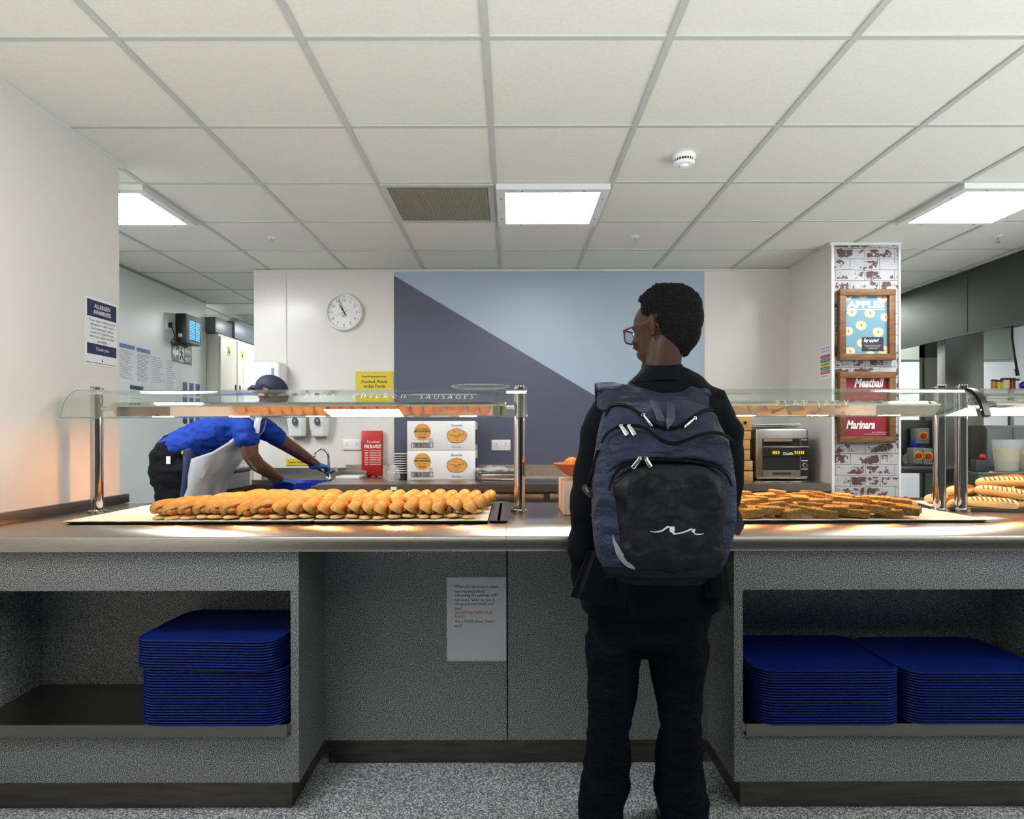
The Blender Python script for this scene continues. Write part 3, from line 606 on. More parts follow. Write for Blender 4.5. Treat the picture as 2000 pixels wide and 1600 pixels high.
# fruit bowl on a box
t = thing('display_box', 'beige display box standing on the counter left of the boy', 'box', (.33, 2.69, CT))
MB().box(.209, .46, 2.56, 2.82, CT+.0005, CT+.135, .004).build('box', 'beige', t)
q = (.345, 2.69, CT+.136)
tag(MB().lathe([(.0, 0), (.07, 0), (.12, .022), (.165, .062), (.168, .066), (.160, .062), (.11, .028), (.0, .012)], q, 40).build('fruit_bowl', 'terracotta'), 'shallow terracotta bowl of oranges on the beige box', 'bowl')
ol = [(.255, 2.69, 'leftmost orange in the terracotta bowl, against the rim'), (.30, 2.63, 'orange at the front of the terracotta bowl'), (.33, 2.74, 'orange at the back of the terracotta bowl'), (.385, 2.66, 'orange on the right side of the terracotta bowl'), (.32, 2.685, 'orange lying on top of the others in the bowl')]
for i, (x, y, lab) in enumerate(ol):
    z = q[2]+(.058 if i < 4 else .098)
    if i == 0: po_ = MB().ell((0, 0, 0), (.036, .036, .034), n=24, k=14).build('orange', 'orange', loc=(0, 0, 0)); MB().lathe([(.0, .033), (.004, .0345), (.0, .036)], (0, 0, 0), 8).build('stem', 'green_sign', po_); po_.location = (x, y, z); o = tag(po_, lab, 'orange')
    else: o = dup(po_, (x, y, z), (R(20*i), R(10*i), i), lab)
    o['group'] = 'oranges in the bowl'

# ============================================================ SIGNS ON THE LEFT WALL
EX = (0, 1, 0)
def lw(x, yy, X): d = X*F/(x-VX); return Vector((X, d, CZ-(yy-VY)*d/F))
X1 = -1.8585
t = thing('allergen_sign', 'navy and white allergen awareness sign on the left wall', 'sign', (X1, 2.92, 1.53))
bx('board', 'paper', -1.8598, X1+.0005, 2.808, 3.03, 1.538, 1.838, t)
bx('heading_band', 'navy', X1, X1+.0009, 2.815, 3.024, 1.752, 1.826, t); bx('thanks_band', 'navy', X1, X1+.0009, 2.815, 3.024, 1.585, 1.633, t); bx('bottom_line', 'ink', X1, X1+.0009, 2.812, 3.02, 1.546, 1.5485, t)
xx = X1+.0014
txt('ALLERGEN', (xx, 2.92, 1.802), t, 'white', w=.113, h=.019, ex=EX, bold=.02); txt('AWARENESS', (xx, 2.92, 1.775), t, 'white', w=.125, h=.019, ex=EX, bold=.02)
for i, s in enumerate(['If you require information on', 'allergens or suffer from a', 'food intolerance, please', 'speak to a Team Member', 'before you order your food', 'and drinks.']):
    txt(s, (xx, 2.92, 1.735-.0178*i), t, 'ink', w=[.185, .165, .155, .165, .175, .07][i], h=.0125, ex=EX)
txt('Thank you', (xx, 2.92, 1.609), t, 'white', w=.095, h=.02, ex=EX)
b = MB().tube([(xx, 2.92, 1.556), (xx, 2.922, 1.572)], .001, 5).ell((xx, 2.92, 1.56), (.0005, .005, .003)); b.build('emblem', 'ink', t)
# kitchen wall papers
XK = -2.9595
def kpaper(y0, y1, z0, z1, label, head=None, lines=0, m='paper', seed=0, cat='notice', full=True):
    t = thing('wall_notice', label, cat, (XK, (y0+y1)/2, z0), 'paper notices on the kitchen wall')
    bx('sheet', m, XK-.0005, XK+.0012, y0, y1, z0, z1, t)
    if head: bx('heading_band', head, XK+.0012, XK+.002, y0+.005, y1-.005, z1-.038, z1-.006, t); txt('Food safety' if head == 'blue_head' else 'Staff notice', (XK+.0026, (y0+y1)/2-.02, z1-.02), t, 'white', w=.09, h=.010, ex=EX) if False else None
    if lines:
        b = MB(); rg = random.Random(seed); z = z1-(.055 if head else .03)
        for i in range(lines):
            l = rg.uniform(.55, .95); b.box(XK+.0012, XK+.0018, y0+.012, y0+.012+(y1-y0-.024)*l, z-.0035, z); z -= (z1-z0-.08)/lines
        b.build('print_lines', 'ink_soft', t)
    return t
kpaper(4.84, 5.055, 1.625, 1.93, 'printed sheet with blue heading, leftmost on the kitchen wall', 'blue_head', 19, seed=1)
kpaper(5.07, 5.27, 1.625, 1.925, 'printed sheet with blue heading, second from the kitchen opening edge', 'blue_head', 19, seed=2)
kpaper(5.29, 5.49, 1.60, 1.90, 'white printed sheet with a small sketch beside the blue-headed sheets', None, 12, seed=3)
kpaper(5.51, 5.68, 1.55, 1.90, 'white printed sheet below the fire exit sign', None, 15, seed=4)
kpaper(4.98, 5.17, 1.34, 1.62, 'white sheet with a dark blue heading hung below the others', 'navy', 4, seed=5)
t = thing('photo_sheet', 'sheet of small staff portrait pictures in three columns', 'photo sheet', (XK, 5.94, 1.18)); bx('sheet', 'paper', XK-.0005, XK+.0012, 5.76, 6.13, 1.18, 1.72, t)
for j in range(4):
    for i in range(3):
        y = 5.785+.118*i; z = 1.60-.135*j; f_ = bx('portrait', 'portrait', XK+.0012, XK+.002, y, y+.085, z, z+.105, t)
        MB().ell((XK+.002, y+.042, z+.06), (.0012, .018, .024), n=14, k=8).build('face', 'skin_cook', f_); MB().ell((XK+.002, y+.042, z+.018), (.0011, .034, .024), n=14, k=8).build('shirt', 'ink', f_)
# fire exit sign
t = thing('fire_exit_sign', 'dark green fire exit sign with a white arrow and running figure', 'sign', (XK, 5.8, 1.86))
a, c = lw(332, 668, -2.955), lw(375, 699, -2.955); y0, y1 = 5.60, 5.95; zc = 1.955; bx('board', 'green_sign', XK-.0003, XK+.003, y0, y1, zc-.085, zc+.085, t)
xx = XK+.0036; fn = lambda u, v, w: (w, u, v); b = MB()
b.prism([(y0+.012, zc), (y0+.062, zc+.05), (y0+.062, zc+.022), (y0+.115, zc+.022), (y0+.115, zc-.022), (y0+.062, zc-.022), (y0+.062, zc-.05)], fn, XK+.003, xx); b.build('arrow', 'white', t)
b = MB(); b.box(XK+.003, XK+.0035, y0+.125, y0+.205, zc-.07, zc+.07); b.build('doorway', 'white', t)
b = MB(); b.ell((xx, y0+.158, zc+.042), (.001, .011, .011), n=12, k=6)
for q in ([(y0+.158, zc+.028), (y0+.166, zc-.012)], [(y0+.166, zc-.012), (y0+.145, zc-.03), (y0+.138, zc-.06)], [(y0+.166, zc-.012), (y0+.182, zc-.035), (y0+.196, zc-.055)], [(y0+.158, zc+.022), (y0+.138, zc+.008)], [(y0+.160, zc+.022), (y0+.182, zc+.004)]):
    b.tube([(xx, u, v) for u, v in q], .0055, 6)
b.build('running_figure', 'green_sign', t)
txt('Fire', (xx, y0+.278, zc+.035), t, 'white', w=.10, h=.05, ex=EX, bold=.02); txt('exit', (xx, y0+.278, zc-.035), t, 'white', w=.10, h=.05, ex=EX, bold=.02)
# insect killer
t = thing('insect_killer', 'black electric insect killer with glowing blue tubes on the kitchen wall', 'insect killer', (-2.95, 5.78, 2.04))
b = MB().box(-2.958, -2.865, 5.66, 5.92, 2.04, 2.30, .008); b.build('housing', 'black', t); bx('front_frame', 'grey', -2.866, -2.852, 5.665, 5.915, 2.045, 2.295, t, .003)
bx('glow', 'blue_glow', -2.852, -2.850, 5.69, 5.885, 2.075, 2.245, t)
b = MB()
for k in range(13): b.tube([(-2.845, 5.685, 2.072+.0145*k), (-2.845, 5.89, 2.072+.0145*k)], .003, 5)
for k in range(3): b.tube([(-2.843, 5.685+.1025*k, 2.07), (-2.843, 5.685+.1025*k, 2.25)], .0025, 5)
b.build('guard_grille', 'black', t); bx('rating_label', 'paper', -2.93, -2.895, 5.6585, 5.6605, 2.09, 2.12, t)
t = thing('power_socket', 'white wall socket with a black plug beside the insect killer', 'socket', (XK, 5.56, 2.14)); bx('plate', 'white', XK-.0005, XK+.01, 5.50, 5.63, 2.13, 2.22, t, .002)
MB().lathe([(.0, 0), (.024, 0), (.026, .02), (.014, .03), (.0, .03)], (XK+.01, 5.55, 2.175), 20, 'x').build('plug', 'black', t)
MB().tube([(XK+.03, 5.55, 2.16), (XK+.04, 5.57, 2.10), (XK+.03, 5.60, 2.02), (XK+.03, 5.56, 1.99), (XK+.03, 5.53, 2.03), (XK+.03, 5.58, 2.06), (XK+.03, 5.66, 2.035), (XK+.03, 5.74, 2.01), (XK+.03, 5.80, 2.01), (XK+.03, 5.78, 2.03), (XK+.03, 5.72, 2.035), (-2.93, 5.70, 2.045)], .0042, 8).build('cord', 'rubber', t)
# lockers and trunking
for i, (y0, y1, lab) in enumerate([(6.26, 6.64, 'cream metal cupboard nearest the kitchen wall end'), (6.645, 7.3, 'cream metal cupboard half hidden behind the white dispenser wall')]):
    t = thing('metal_cupboard', lab, 'cupboard', (-2.98, (y0+y1)/2, 0), 'cream metal cupboards in the passage')
    bx('body', 'locker', -3.25, -2.85, y0, y1, .0, 2.215, t); d_ = bx('door', 'locker', -2.85, -2.832, y0+.008, y1-.008, .12, 2.19, t, .002)
    bx('lock', 'black', -2.832, -2.825, y1-.05 if i == 0 else y0+.05, y1-.03 if i == 0 else y0+.07, 1.66, 1.74, d_); ym = (y0+y1)/2+(.0 if i == 0 else -.2)
    bx('warning_label', 'yellow', -2.832, -2.830, ym-.03, ym+.03, 2.02, 2.11, d_); MB().prism([(ym-.02, 2.045), (ym+.02, 2.045), (ym, 2.09)], lambda u, v, w: (w, u, v), -2.830, -2.829).build('warning_triangle', 'ink', d_)
t = thing('trunking', 'grey metal cable trunking boxes on top of the cupboards', 'trunking', (-3.0, 6.6, 2.22))
MB().box(-3.05, -2.86, 6.22, 6.60, 2.222, 2.37, .004).build('near_box', 'trunk', t); MB().box(-3.05, -2.84, 6.61, 7.6, 2.222, 2.40, .004).build('far_box', 'trunk', t)
MB().tube([(-2.98, 6.9, 2.44), (-2.98, 7.9, 2.44)], .05, 14).build('pipe', 'grey', t)

# ============================================================ BACK WALL FITTINGS
YB = 4.996
q = P(672, 609, 4.975); t = thing('wall_clock', 'round white wall clock with black hands on the back wall', 'clock', (q.x, YB, q.z))
MB().lathe([(.128, 0), (.143, .004), (.145, .02), (.138, .034), (.13, .034), (.126, .022), (.125, .01)], (q.x, YB, q.z), 48, 'y').build('rim', 'white', t)
MB().lathe([(.0, .0), (.128, .0), (.128, .012), (.0, .012)], (q.x, YB, q.z), 48, 'y').build('dial', 'white', t)
yf = YB-.0135
for h in range(1, 13):
    a = PI/2-2*PI*h/12; txt(str(h), (q.x+.096*math.cos(a), yf, q.z+.096*math.sin(a)), t, 'ink', h=.021, name='numeral')
b = MB()
for k in range(60):
    a = 2*PI*k/60; r0, r1 = (.112 if k % 5 == 0 else .117), .123; u = Vector((math.cos(a), 0, math.sin(a))); b.tube([Vector((q.x, yf+.0008, q.z))+u*r0, Vector((q.x, yf+.0008, q.z))+u*r1], .0007 if k % 5 else .0012, 4)
b.build('minute_marks', 'ink', t)
def hand(name, ang, l, back, w_, yy, m='black'):
    a = PI/2-R(ang); u = Vector((math.cos(a), 0, math.sin(a))); o = Vector((q.x, yy, q.z)); MB().tube([o-u*back, o, o+u*l], [w_*.9, w_, w_*.5], 6).build(name, m, t)
hand('hour_hand', 326, .068, .022, .0045, yf-.003); hand('minute_hand', 339, .115, .022, .0028, yf-.006); hand('second_hand', 247, .088, .04, .0010, yf-.009)
txt('QUARTZ', (q.x+.002, yf, q.z-.036), t, 'ink', w=.042, h=.006) if False else bx('dial_line', 'ink', q.x-.02, q.x+.022, yf-.0002, yf+.0006, q.z-.031, q.z-.0265, t)
def sign(name, label, x0, y0, x1, y1, d, m, cat='sign', th=.003):
    a, c = P(x0, y0, d), P(x1, y1, d); t = thing(name, label, cat, ((a.x+c.x)/2, d, c.z)); bx('board', m, a.x, c.x, d-th, d, c.z, a.z, t); return t
t = sign('food_sign', 'yellow cooked food preparation sign left of the mural', 695, 725, 768, 784, YB, 'yellow')
yf = YB-.0038
txt('Food Preparation Area', P(731.5, 735.5, yf), t, 'ink', w=47*5/F, h=4.2*5/F, bold=.02); txt('Cooked, Ready', P(731.5, 745.5, yf), t, 'ink', w=51*5/F, h=7*5/F, bold=.02); txt('to Eat Foods', P(731.5, 753.8, yf), t, 'ink', w=42*5/F, h=6.5*5/F, bold=.02); txt('EST', P(731.5, 773, yf), t, 'ink', w=10*5/F, h=2*5/F) if False else None
t = sign('hot_water_sign', 'small yellow very hot water sign behind the sink tap', 559, 895, 603, 908, YB, 'yellow'); txt('Very Hot', P(578, 903, yf), t, 'ink', w=30*5/F, h=5.5*5/F, bold=.02, shear=.1)
def socket(x0, y0, x1, y1, label):
    a, c = P(x0, y0, YB), P(x1, y1, YB); t = thing('double_socket', label, 'socket', ((a.x+c.x)/2, YB, c.z), 'double wall sockets'); MB().box(a.x, c.x, YB-.01, YB, c.z, a.z, .003).build('plate', 'white', t); w_ = c.x-a.x; zc = (a.z+c.z)/2
    for s_ in (-1, 1):
        b = MB(); cx = (a.x+c.x)/2+s_*w_*.25; b.box(cx-.003, cx+.003, YB-.0108, YB-.01, zc+.004, zc+.014); b.box(cx-.014, cx-.007, YB-.0108, YB-.01, zc-.012, zc-.008); b.box(cx+.007, cx+.014, YB-.0108, YB-.01, zc-.012, zc-.008); b.build('pin_holes', 'ink', t); bx('switch', 'white', cx+s_*.018, cx+s_*.018+.008, YB-.013, YB-.01, zc+.008, zc+.022, t, .001)
socket(670, 857, 706, 878, 'white double socket left of the red fire blanket'); socket(960, 859, 997, 880, 'white double socket on the dark mural right of the cartons')
# fire blanket
a, c = P(708, 841, 4.99), P(748, 929, 4.99); t = thing('fire_blanket', 'red fire blanket case mounted on the back wall', 'fire blanket', ((a.x+c.x)/2, 4.97, c.z))
MB().box(a.x, c.x, 4.955, 4.994, c.z, a.z, .004).build('case', 'red', t); yf = 4.9535; k = 5/F
txt('Firechief', P(729, 862, yf), t, 'white', w=24*k, h=4*k) if False else txt('Firechief', P(729, 862.5, yf), t, 'white', w=24*k, h=4*k)
txt('FIRE BLANKET', P(728.5, 871.5, yf), t, 'white', w=33*k, h=7*k, bold=.03)
b = MB()
for i in range(9):
    for x in (712, 721.5, 737): p = P(x, 880+3.4*i, yf); w_ = (7 if x != 721.5 else 14)*k; b.box(p.x, p.x+w_, yf, yf+.001, p.z, p.z+.9*k)
b.build('instructions', 'white', t); b = MB().box(P(719, 931, yf).x, P(724, 931, yf).x, 4.95, 4.96, c.z-.014, c.z+.006).box(P(732, 931, yf).x, P(737, 931, yf).x, 4.95, 4.96, c.z-.014, c.z+.006); b.build('pull_tape', 'black', t)
# towel dispenser
a, c = P(484, 708, 4.93), P(557, 800, 4.93); t = thing('towel_dispenser', 'white rounded paper towel dispenser on the back wall behind the cook', 'dispenser', ((a.x+c.x)/2, 4.93, c.z))
MB().box(a.x+.01, c.x, 4.80, 4.994, c.z, a.z, .03, 4).build('cover', 'white_gloss', t); bx('view_slot', 'grey', P(530, 0, 4.8).x, P(536, 0, 4.8).x, 4.797, 4.802, P(0, 735, 4.8).z, P(0, 718, 4.8).z, t, .001)
for i, (x, lab) in enumerate([(581, 'white wall soap dispenser nearer the cook'), (624, 'white wall soap dispenser nearer the socket')]):
    q = P(x, 820, 4.95); t = thing('soap_dispenser', lab, 'soap dispenser', (q.x, 4.97, q.z-.13), 'pair of white soap dispensers'); w_ = .078
    b = MB(); rings = []
    for z, ww, dd in ((-.13, .052, .05), (-.12, .06, .07), (.0, .074, .1), (.1, .078, .1), (.13, .07, .085)):
        rings.append([Vector((q.x-ww, 4.994, q.z+z)), Vector((q.x-ww, 4.994-dd*.7, q.z+z)), Vector((q.x-ww*.6, 4.994-dd, q.z+z)), Vector((q.x+ww*.6, 4.994-dd, q.z+z)), Vector((q.x+ww, 4.994-dd*.7, q.z+z)), Vector((q.x+ww, 4.994, q.z+z))])
    b.loft(rings).build('case', 'white_gloss', t); yq = 4.994-.101
    MB().lathe([(.0, 0), (.022, 0), (.022, .006), (.0, .006)], (q.x+.0, yq, q.z+.0-.01), 24, 'y', 1, 1.5).build('level_window', 'darkgrey', t); MB().lathe([(.0, .006), (.011, .006), (.0, .009)], (q.x, yq, q.z-.005), 16, 'y').build('button', 'grey', t)

# ============================================================ BACK COUNTER
def backcounter(name, x0, x1, label, ys=4.2):
    prof = [(ys, CT-.052), (ys, CT-.002), (ys+.004, CT), (4.965, CT), (4.972, CT+.09), (4.992, CT+.092), (4.992, CT-.03), (ys+.02, CT-.03), (ys+.02, CT-.052)]
    t = thing(name, label, 'worktop', ((x0+x1)/2, 4.5, 0), 'steel worktops along the back wall'); MB().prism(prof, lambda u, v, w: (w, u, v), x0, x1).build('top', 'steel', t, sharp=50); return t
xa, xb = P(617, 0, 4.2).x, P(757, 0, 4.2).x
t = backcounter('sink_worktop', xa, xb-.002, 'steel draining worktop right of the sink bowl'); MB().box(xa+.03, xb-.04, 4.25, 4.9, 0, CT-.055).build('cabinet', 'steel_v', t)
MB().box(xb-.13, xb-.1, 4.19, 4.199, CT-.035, CT-.02).build('sticker', 'paper', t) if False else None
t = backcounter('prep_worktop', xb, 2.09, 'long steel prep worktop carrying the cartons and the toaster')
bx('sticker', 'paper', xb+.02, xb+.058, 4.1975, 4.2, CT-.038, CT-.018, t); bx('cabinet', 'steel_v', xb+.02, 2.05, 4.30, 4.96, 0, CT-.055, t)
X0 = P(880, 0, 4.28).x
for i, (p0, p1) in enumerate([(xb+.03, X0-.01), (X0, X0+.62), (X0+.66, 1.5), (1.53, 2.04)]): d_ = bx('drawer', 'steel', p0, p1, 4.275, 4.30, CT-.16, CT-.065, t, .002); bx('door', 'steel_v', p0, p1, 4.275, 4.30, .1, CT-.19, t, .002); bx('grip_recess', 'black_gap', p0+.1, p1-.05, 4.272, 4.276, CT-.155, CT-.135, d_)
# sink bowl unit
t = thing('sink_unit', 'deep steel double sink unit the cook leans over', 'sink', (-1.68, 4.5, 0))
s0, s1 = -1.93, xa-.004; zr = CT-.012
b = MB(); b.box(s0, s1, 4.78, 4.99, zr-.03, zr).box(s0, s1, 4.2, 4.24, zr-.16, zr-.09).box(s0, s0+.03, 4.2, 4.99, zr-.16, zr-.03).box(s1-.03, s1, 4.2, 4.8, zr-.16, zr).box(s0, s1, 4.965, 4.99, zr, zr+.08); b.build('rim', 'steel', t)
MB().box(s0+.03, s1-.03, 4.24, 4.78, .55, .56).box(s0+.03, s0+.035, 4.24, 4.78, .55, zr-.05).box(s1-.035, s1-.03, 4.24, 4.78, .55, zr-.05).box(s0+.03, s1-.03, 4.775, 4.78, .55, zr-.03).box(s0+.03, s1-.03, 4.24, 4.245, .55, zr-.12).build('bowl', 'steel_dark', t)
bx('cabinet', 'steel_v', s0+.02, s1-.02, 4.25, 4.96, 0, .54, t)
tt = P(636, 0, 4.72); tz = zr+.001
t = thing('sink_tap', 'chrome swan-neck mixer tap turned by the gloved hand', 'tap', (tt.x, 4.80, tz)); c = Vector((tt.x, 4.80, tz))
pts = [c+Vector((0, 0, .0)), c+Vector((0, 0, .10)), c+Vector((-.003, 0, .16))]+[c+Vector((-.052+.05*math.cos(R(a)), -.02*(a/180), .17+.06*math.sin(R(a)))) for a in range(0, 181, 20)]+[c+Vector((-.104, -.022, .145))]
MB().tube(pts, .0095, 12).build('spout', 'chrome', t); MB().lathe([(.0, 0), (.026, 0), (.024, .02), (.016, .03), (.016, .07), (.0, .075)], c, 20).build('body', 'chrome', t)
for s_ in (-1, 1): MB().tube([c+Vector((0, 0, .045)), c+Vector((s_*.05, -.015, .07)), c+Vector((s_*.06, -.02, .075))], [.012, .012, .02], 12).build('tap_handle', 'chrome', t)
q = P(590, 0, 4.4); t = MB(); zb = .80; t.lathe([(.0, 0), (.16, 0), (.19, .10), (.196, .10), (.166, -.004), (.0, -.004)], (q.x-.02, 4.45, zb-.0), 32, 'z', 1, .75); tag(t.build('wash_tub', 'tub_blue'), 'dark blue plastic tub in the sink under the gloved hand', 'tub')
# steel bin left of the sink
t = thing('steel_cart', 'low steel cart behind the cook, left of the sink', 'cart', (-1.95, 4.28, 0)); a, c = P(430, 940, 4.15), P(512, 940, 4.15)
MB().box(-1.84, -1.5, 3.80, 4.17, .80, .835, .004).build('tray_top', 'steel', t); bx('body', 'steel_v', -1.82, -1.52, 3.82, 4.15, .1, .798, t)
t = thing('bin_box', 'grey plastic box on the floor unit behind the apron', 'box', (-1.95, 4.6, 0)); MB().box(-2.15, -1.95, 4.35, 4.8, .0, .955, .01).build('box', 'grey', t); bx('lid', 'darkgrey', -2.16, -1.945, 4.34, 4.81, .955, .985, t, .006)

# cartons
x0, x1 = P(795, 0, 4.6).x, P(928, 0, 4.6).x
for i, (z0, lab) in enumerate([(CT+.0005, 'white mini naan bread carton, lower of the two on the back worktop'), (CT+.2115, 'white mini naan bread carton, upper of the two on the back worktop')]):
    t = thing('bread_carton', lab, 'carton', ((x0+x1)/2, 4.75, z0), 'two white bread cartons'); H_ = .2095; yf = 4.5992
    MB().box(x0, x1, 4.60, 4.93, z0, z0+H_, .003).build('box', 'carton', t); s_ = 4.6/F
    def cp(u, v): return Vector((x0+u*s_, yf, z0+H_-v*s_))
    c = cp(30, 21.5); MB().lathe([(.0, 0), (.061, 0), (.061, .0006), (.0, .0006)], c, 36, 'y').build('round_label', 'orange_card', t); yt = yf-.0012
    def T(s, u, v, w_, h_, **k_): p = cp(u, v); p.y = yt; txt(s, p, t, 'ink', w=w_*s_, h=h_*s_, **k_)
    T('GARLIC & CORIANDER', 30, 15.5, 25, 2.6, bold=.03); T('MINI NAAN BREAD', 30, 20, 31, 3.8, bold=.04); T('10 x 4 x 30g', 30, 26, 16, 2.6, bold=.02); T('FROZEN', 30, 32, 13, 3.4, bold=.03)
    b = MB(); c0, c1 = cp(8.5, 51.5), cp(51, 42)
    for (u0, u1, v0, v1) in ((8.5, 51, 42, 43), (8.5, 51, 51, 52), (8.5, 9.5, 42, 52), (50, 51, 42, 52)): a_, d_ = cp(u0, v1), cp(u1, v0); b.box(a_.x, d_.x, yf-.0006, yf+.0002, a_.z, d_.z)
    rg = random.Random(5); u = 13
    while u < 46:
        ww = rg.choice((.5, .5, 1.0)); a_, d_ = cp(u, 50.5), cp(u+ww, 43.5); b.box(a_.x, d_.x, yf-.0006, yf+.0002, a_.z, d_.z); u += ww+rg.choice((.5, .9))
    b.build('barcode', 'ink', t); c = cp(46, 37.5); c.y = yf-.0004; MB().tube([c+Vector((.0125*math.cos(2*PI*j/20), 0, .0125*math.sin(2*PI*j/20))) for j in range(20)], .0011, 5, closed=True).build('round_mark', 'ink', t); T('V', 46, 37.5, 4, 4)
    T('Favourites', 97, 8.5, 22, 5, shear=.3); c = cp(97, 29); b = MB(); ol_ = [(19.5*(1+.05*math.sin(3*a_+1))*math.cos(a_), 14*(1+.04*math.sin(5*a_))*math.sin(a_)) for a_ in [2*PI*j/32 for j in range(32)]]
    b.prism([(c.x+u_*s_, c.z+v_*s_) for u_, v_ in ol_], lambda u, v, w: (u, w, v), yf-.0006, yf); b.build('naan_picture', 'orange_card', t)
    b = MB(); b.tube([Vector((c.x+u_*s_, yf-.001, c.z+v_*s_)) for u_, v_ in ol_], .0013, 5, closed=True)
    for j in range(14):
        a_, r_ = rg.uniform(0, 6.28), rg.uniform(.15, .85); u_, v_ = 17*r_*math.cos(a_), 12*r_*math.sin(a_); b.tube([Vector((c.x+(u_+du)*s_, yf-.001, c.z+(v_+dv)*s_)) for du, dv in ((-2, 0), (-.5, 1), (1, .8), (2.4, -.4))], .0012, 4)
    b.build('naan_outline', 'ink', t); T('Fairfield', 97, 51, 18, 4, shear=.2) if False else T('Fairway', 97, 51, 18, 4, shear=.2)
    b = MB(); yy = 4.62
    for j in range(14): b.box(x1-.0003, x1+.0008, 4.63+.018*j, 4.63+.018*j+rg.choice((.005, .01)), z0+.04, z0+.15)
    b.build('side_print', 'ink', t)
# cups stack
q = P(782, 0, 4.66)
for k in range(9):
    z = CT+.034+.0172*k
    if k == 0: pc = thing('takeaway_lid', 'x', 'lid', (q.x-.0, 4.68, z), 'white rimmed lids stacked by the cartons'); MB().lathe([(.0, 0), (.043, 0), (.043, .0105), (.0, .0105)], (q.x, 4.68, z), 28).build('wall', 'cup_black', pc); MB().lathe([(.0, .0105), (.052, .0105), (.052, .0165), (.0, .0165)], (q.x, 4.68, z), 28).build('rim', 'white', pc); o = pc
    else: o = dup(pc, (q.x, 4.68, z))
    o['label'] = ('black and white rimmed tub, ' + ('lowest' if k == 0 else 'topmost' if k == 8 else ORD[k]+' up') + ' of the stack beside the cartons')
t = tag(MB().lathe([(.0, 0), (.045, 0), (.056, .033), (.0, .033)], (q.x, 4.68, CT+.0005), 24).build('dark_tub', 'darkgrey'), 'dark grey bowl under the stack of white-rimmed tubs', 'tub')
# cling film, container with foil, chopping pad
def crumple(name, m, c, r, label, cat, seed, n=22):
    b = MB(); b.ell(c, r, n=n, k=14)
    for v in b.bm.verts: d = noise.noise(v.co*34+Vector((seed, 0, 0)))*.5+noise.noise(v.co*80)*.3; v.co = Vector(c)+(v.co-Vector(c))*(1+d); v.co.z = max(v.co.z, CT+.001)
    return tag(b.build(name, m, sharp=20), label, cat)
q = P(768, 915, 4.4); crumple('plastic_bag', 'film', (q.x, 4.42, CT+.05), (.045, .05, .06), 'crumpled clear plastic bag beside the fire blanket', 'plastic bag', 3)
q = P(975, 928, 4.6); t = thing('food_container', 'film-covered steel container on the prep worktop behind the gantry post', 'container', (q.x, 4.65, CT))
MB().box(q.x-.13, q.x+.13, 4.5, 4.72, CT+.001, CT+.058, .02, 4).build('body', 'steel', t); MB().box(q.x-.15, q.x+.15, 4.48, 4.74, CT+.058, CT+.062, .001).build('rim', 'steel', t)
b = MB().ell((q.x-.03, 4.6, CT+.07), (.15, .12, .016), n=30, k=12)
for v in b.bm.verts: v.co.z += .02*noise.noise(v.co*30); v.co.x += .012*noise.noise(v.co*26+Vector((5, 0, 0)))
b.build('cling_film', 'film', t, sharp=15)
q = P(692, 923, 4.8); t = thing('paper_pad', 'grey framed white pad lying on the draining worktop by the fire blanket', 'pad', (q.x, 4.8, CT)); MB().box(q.x-.115, q.x+.06, 4.70, 4.9, CT+.0005, CT+.02, .003).build('pad', 'white', t); MB().box(q.x-.12, q.x+.07, 4.905, 4.925, CT+.0005, CT+.05, .002).build('back_rail', 'steel_dark', t)

# toaster and crates
a, c = P(1468, 835, 4.45), P(1583, 942, 4.45); tx0, tx1 = P(1476, 0, 4.45).x, P(1581, 0, 4.45).x; zt = 1.223+12*4.45/F; zb = CT+.012
t = thing('conveyor_toaster', 'steel conveyor toaster with black openings on the prep worktop', 'toaster', ((tx0+tx1)/2, 4.6, CT)); k = 4.45/F
def tb_(nm, m, x0_, x1_, y0_, y1_, pr=.003, par=None, bev=0, back=.01): p0, p1 = P(x0_, y1_, 4.45), P(x1_, y0_, 4.45); return bx(nm, m, p0.x, p1.x, 4.45-pr, 4.45+back, p0.z, p1.z, par or t, bev)
bd = MB(); p0, p1 = P(1476, 938, 4.45), P(1580, 837, 4.45); bd.box(p0.x, p1.x, 4.45, 4.85, p0.z, p1.z, .02, 4); bd.build('body', 'steel_v', t)
for xx_ in (p0.x+.03, p1.x-.03): MB().cyl((xx_, 4.5, CT), (xx_, 4.5, p0.z+.01), .014, 12).build('foot', 'black', t)
tb_('upper_opening', 'black_gap', 1489, 1562, 857.5, 875); tb_('load_chute', 'steel', 1490, 1545, 858, 863.5, .02); tb_('rail', 'steel', 1489, 1577, 873, 875, .03, bev=.001); tb_('badge_bar', 'black', 1489, 1579, 876.5, 891.5, .012)
tb_('lower_opening', 'black_gap', 1489, 1562, 892, 920); tb_('crumb_tray', 'steel', 1489, 1561, 921, 933, .015); tb_('tray_slot', 'black_gap', 1507, 1543, 924, 928, .017); tb_('control_panel', 'black', 1563, 1578, 857, 931, .004); tb_('trim_strip', 'chrome', 1561.5, 1563, 857, 931, .006)
for y_ in (873.5, 901, 917.5): tb_('control_mark', 'white', 1565, 1577, y_-.7, y_+.7, .005)
pq = P(1571, 910, 4.44); MB().lathe([(.0, 0), (.017, 0), (.015, .014), (.0, .014)], pq, 24, 'y').build('knob', 'grey', t); MB().lathe([(.0, .0142), (.011, .0142), (.0, .015)], pq, 20, 'y').build('knob_cap', 'black', t)
txt('Dualit', P(1539.5, 887, 4.437), t, 'white', w=19*k, h=5.5*k, bold=.02); txt('Dualit', P(1571, 860, 4.445), t, 'white', w=11*k, h=3*k)
b = MB()
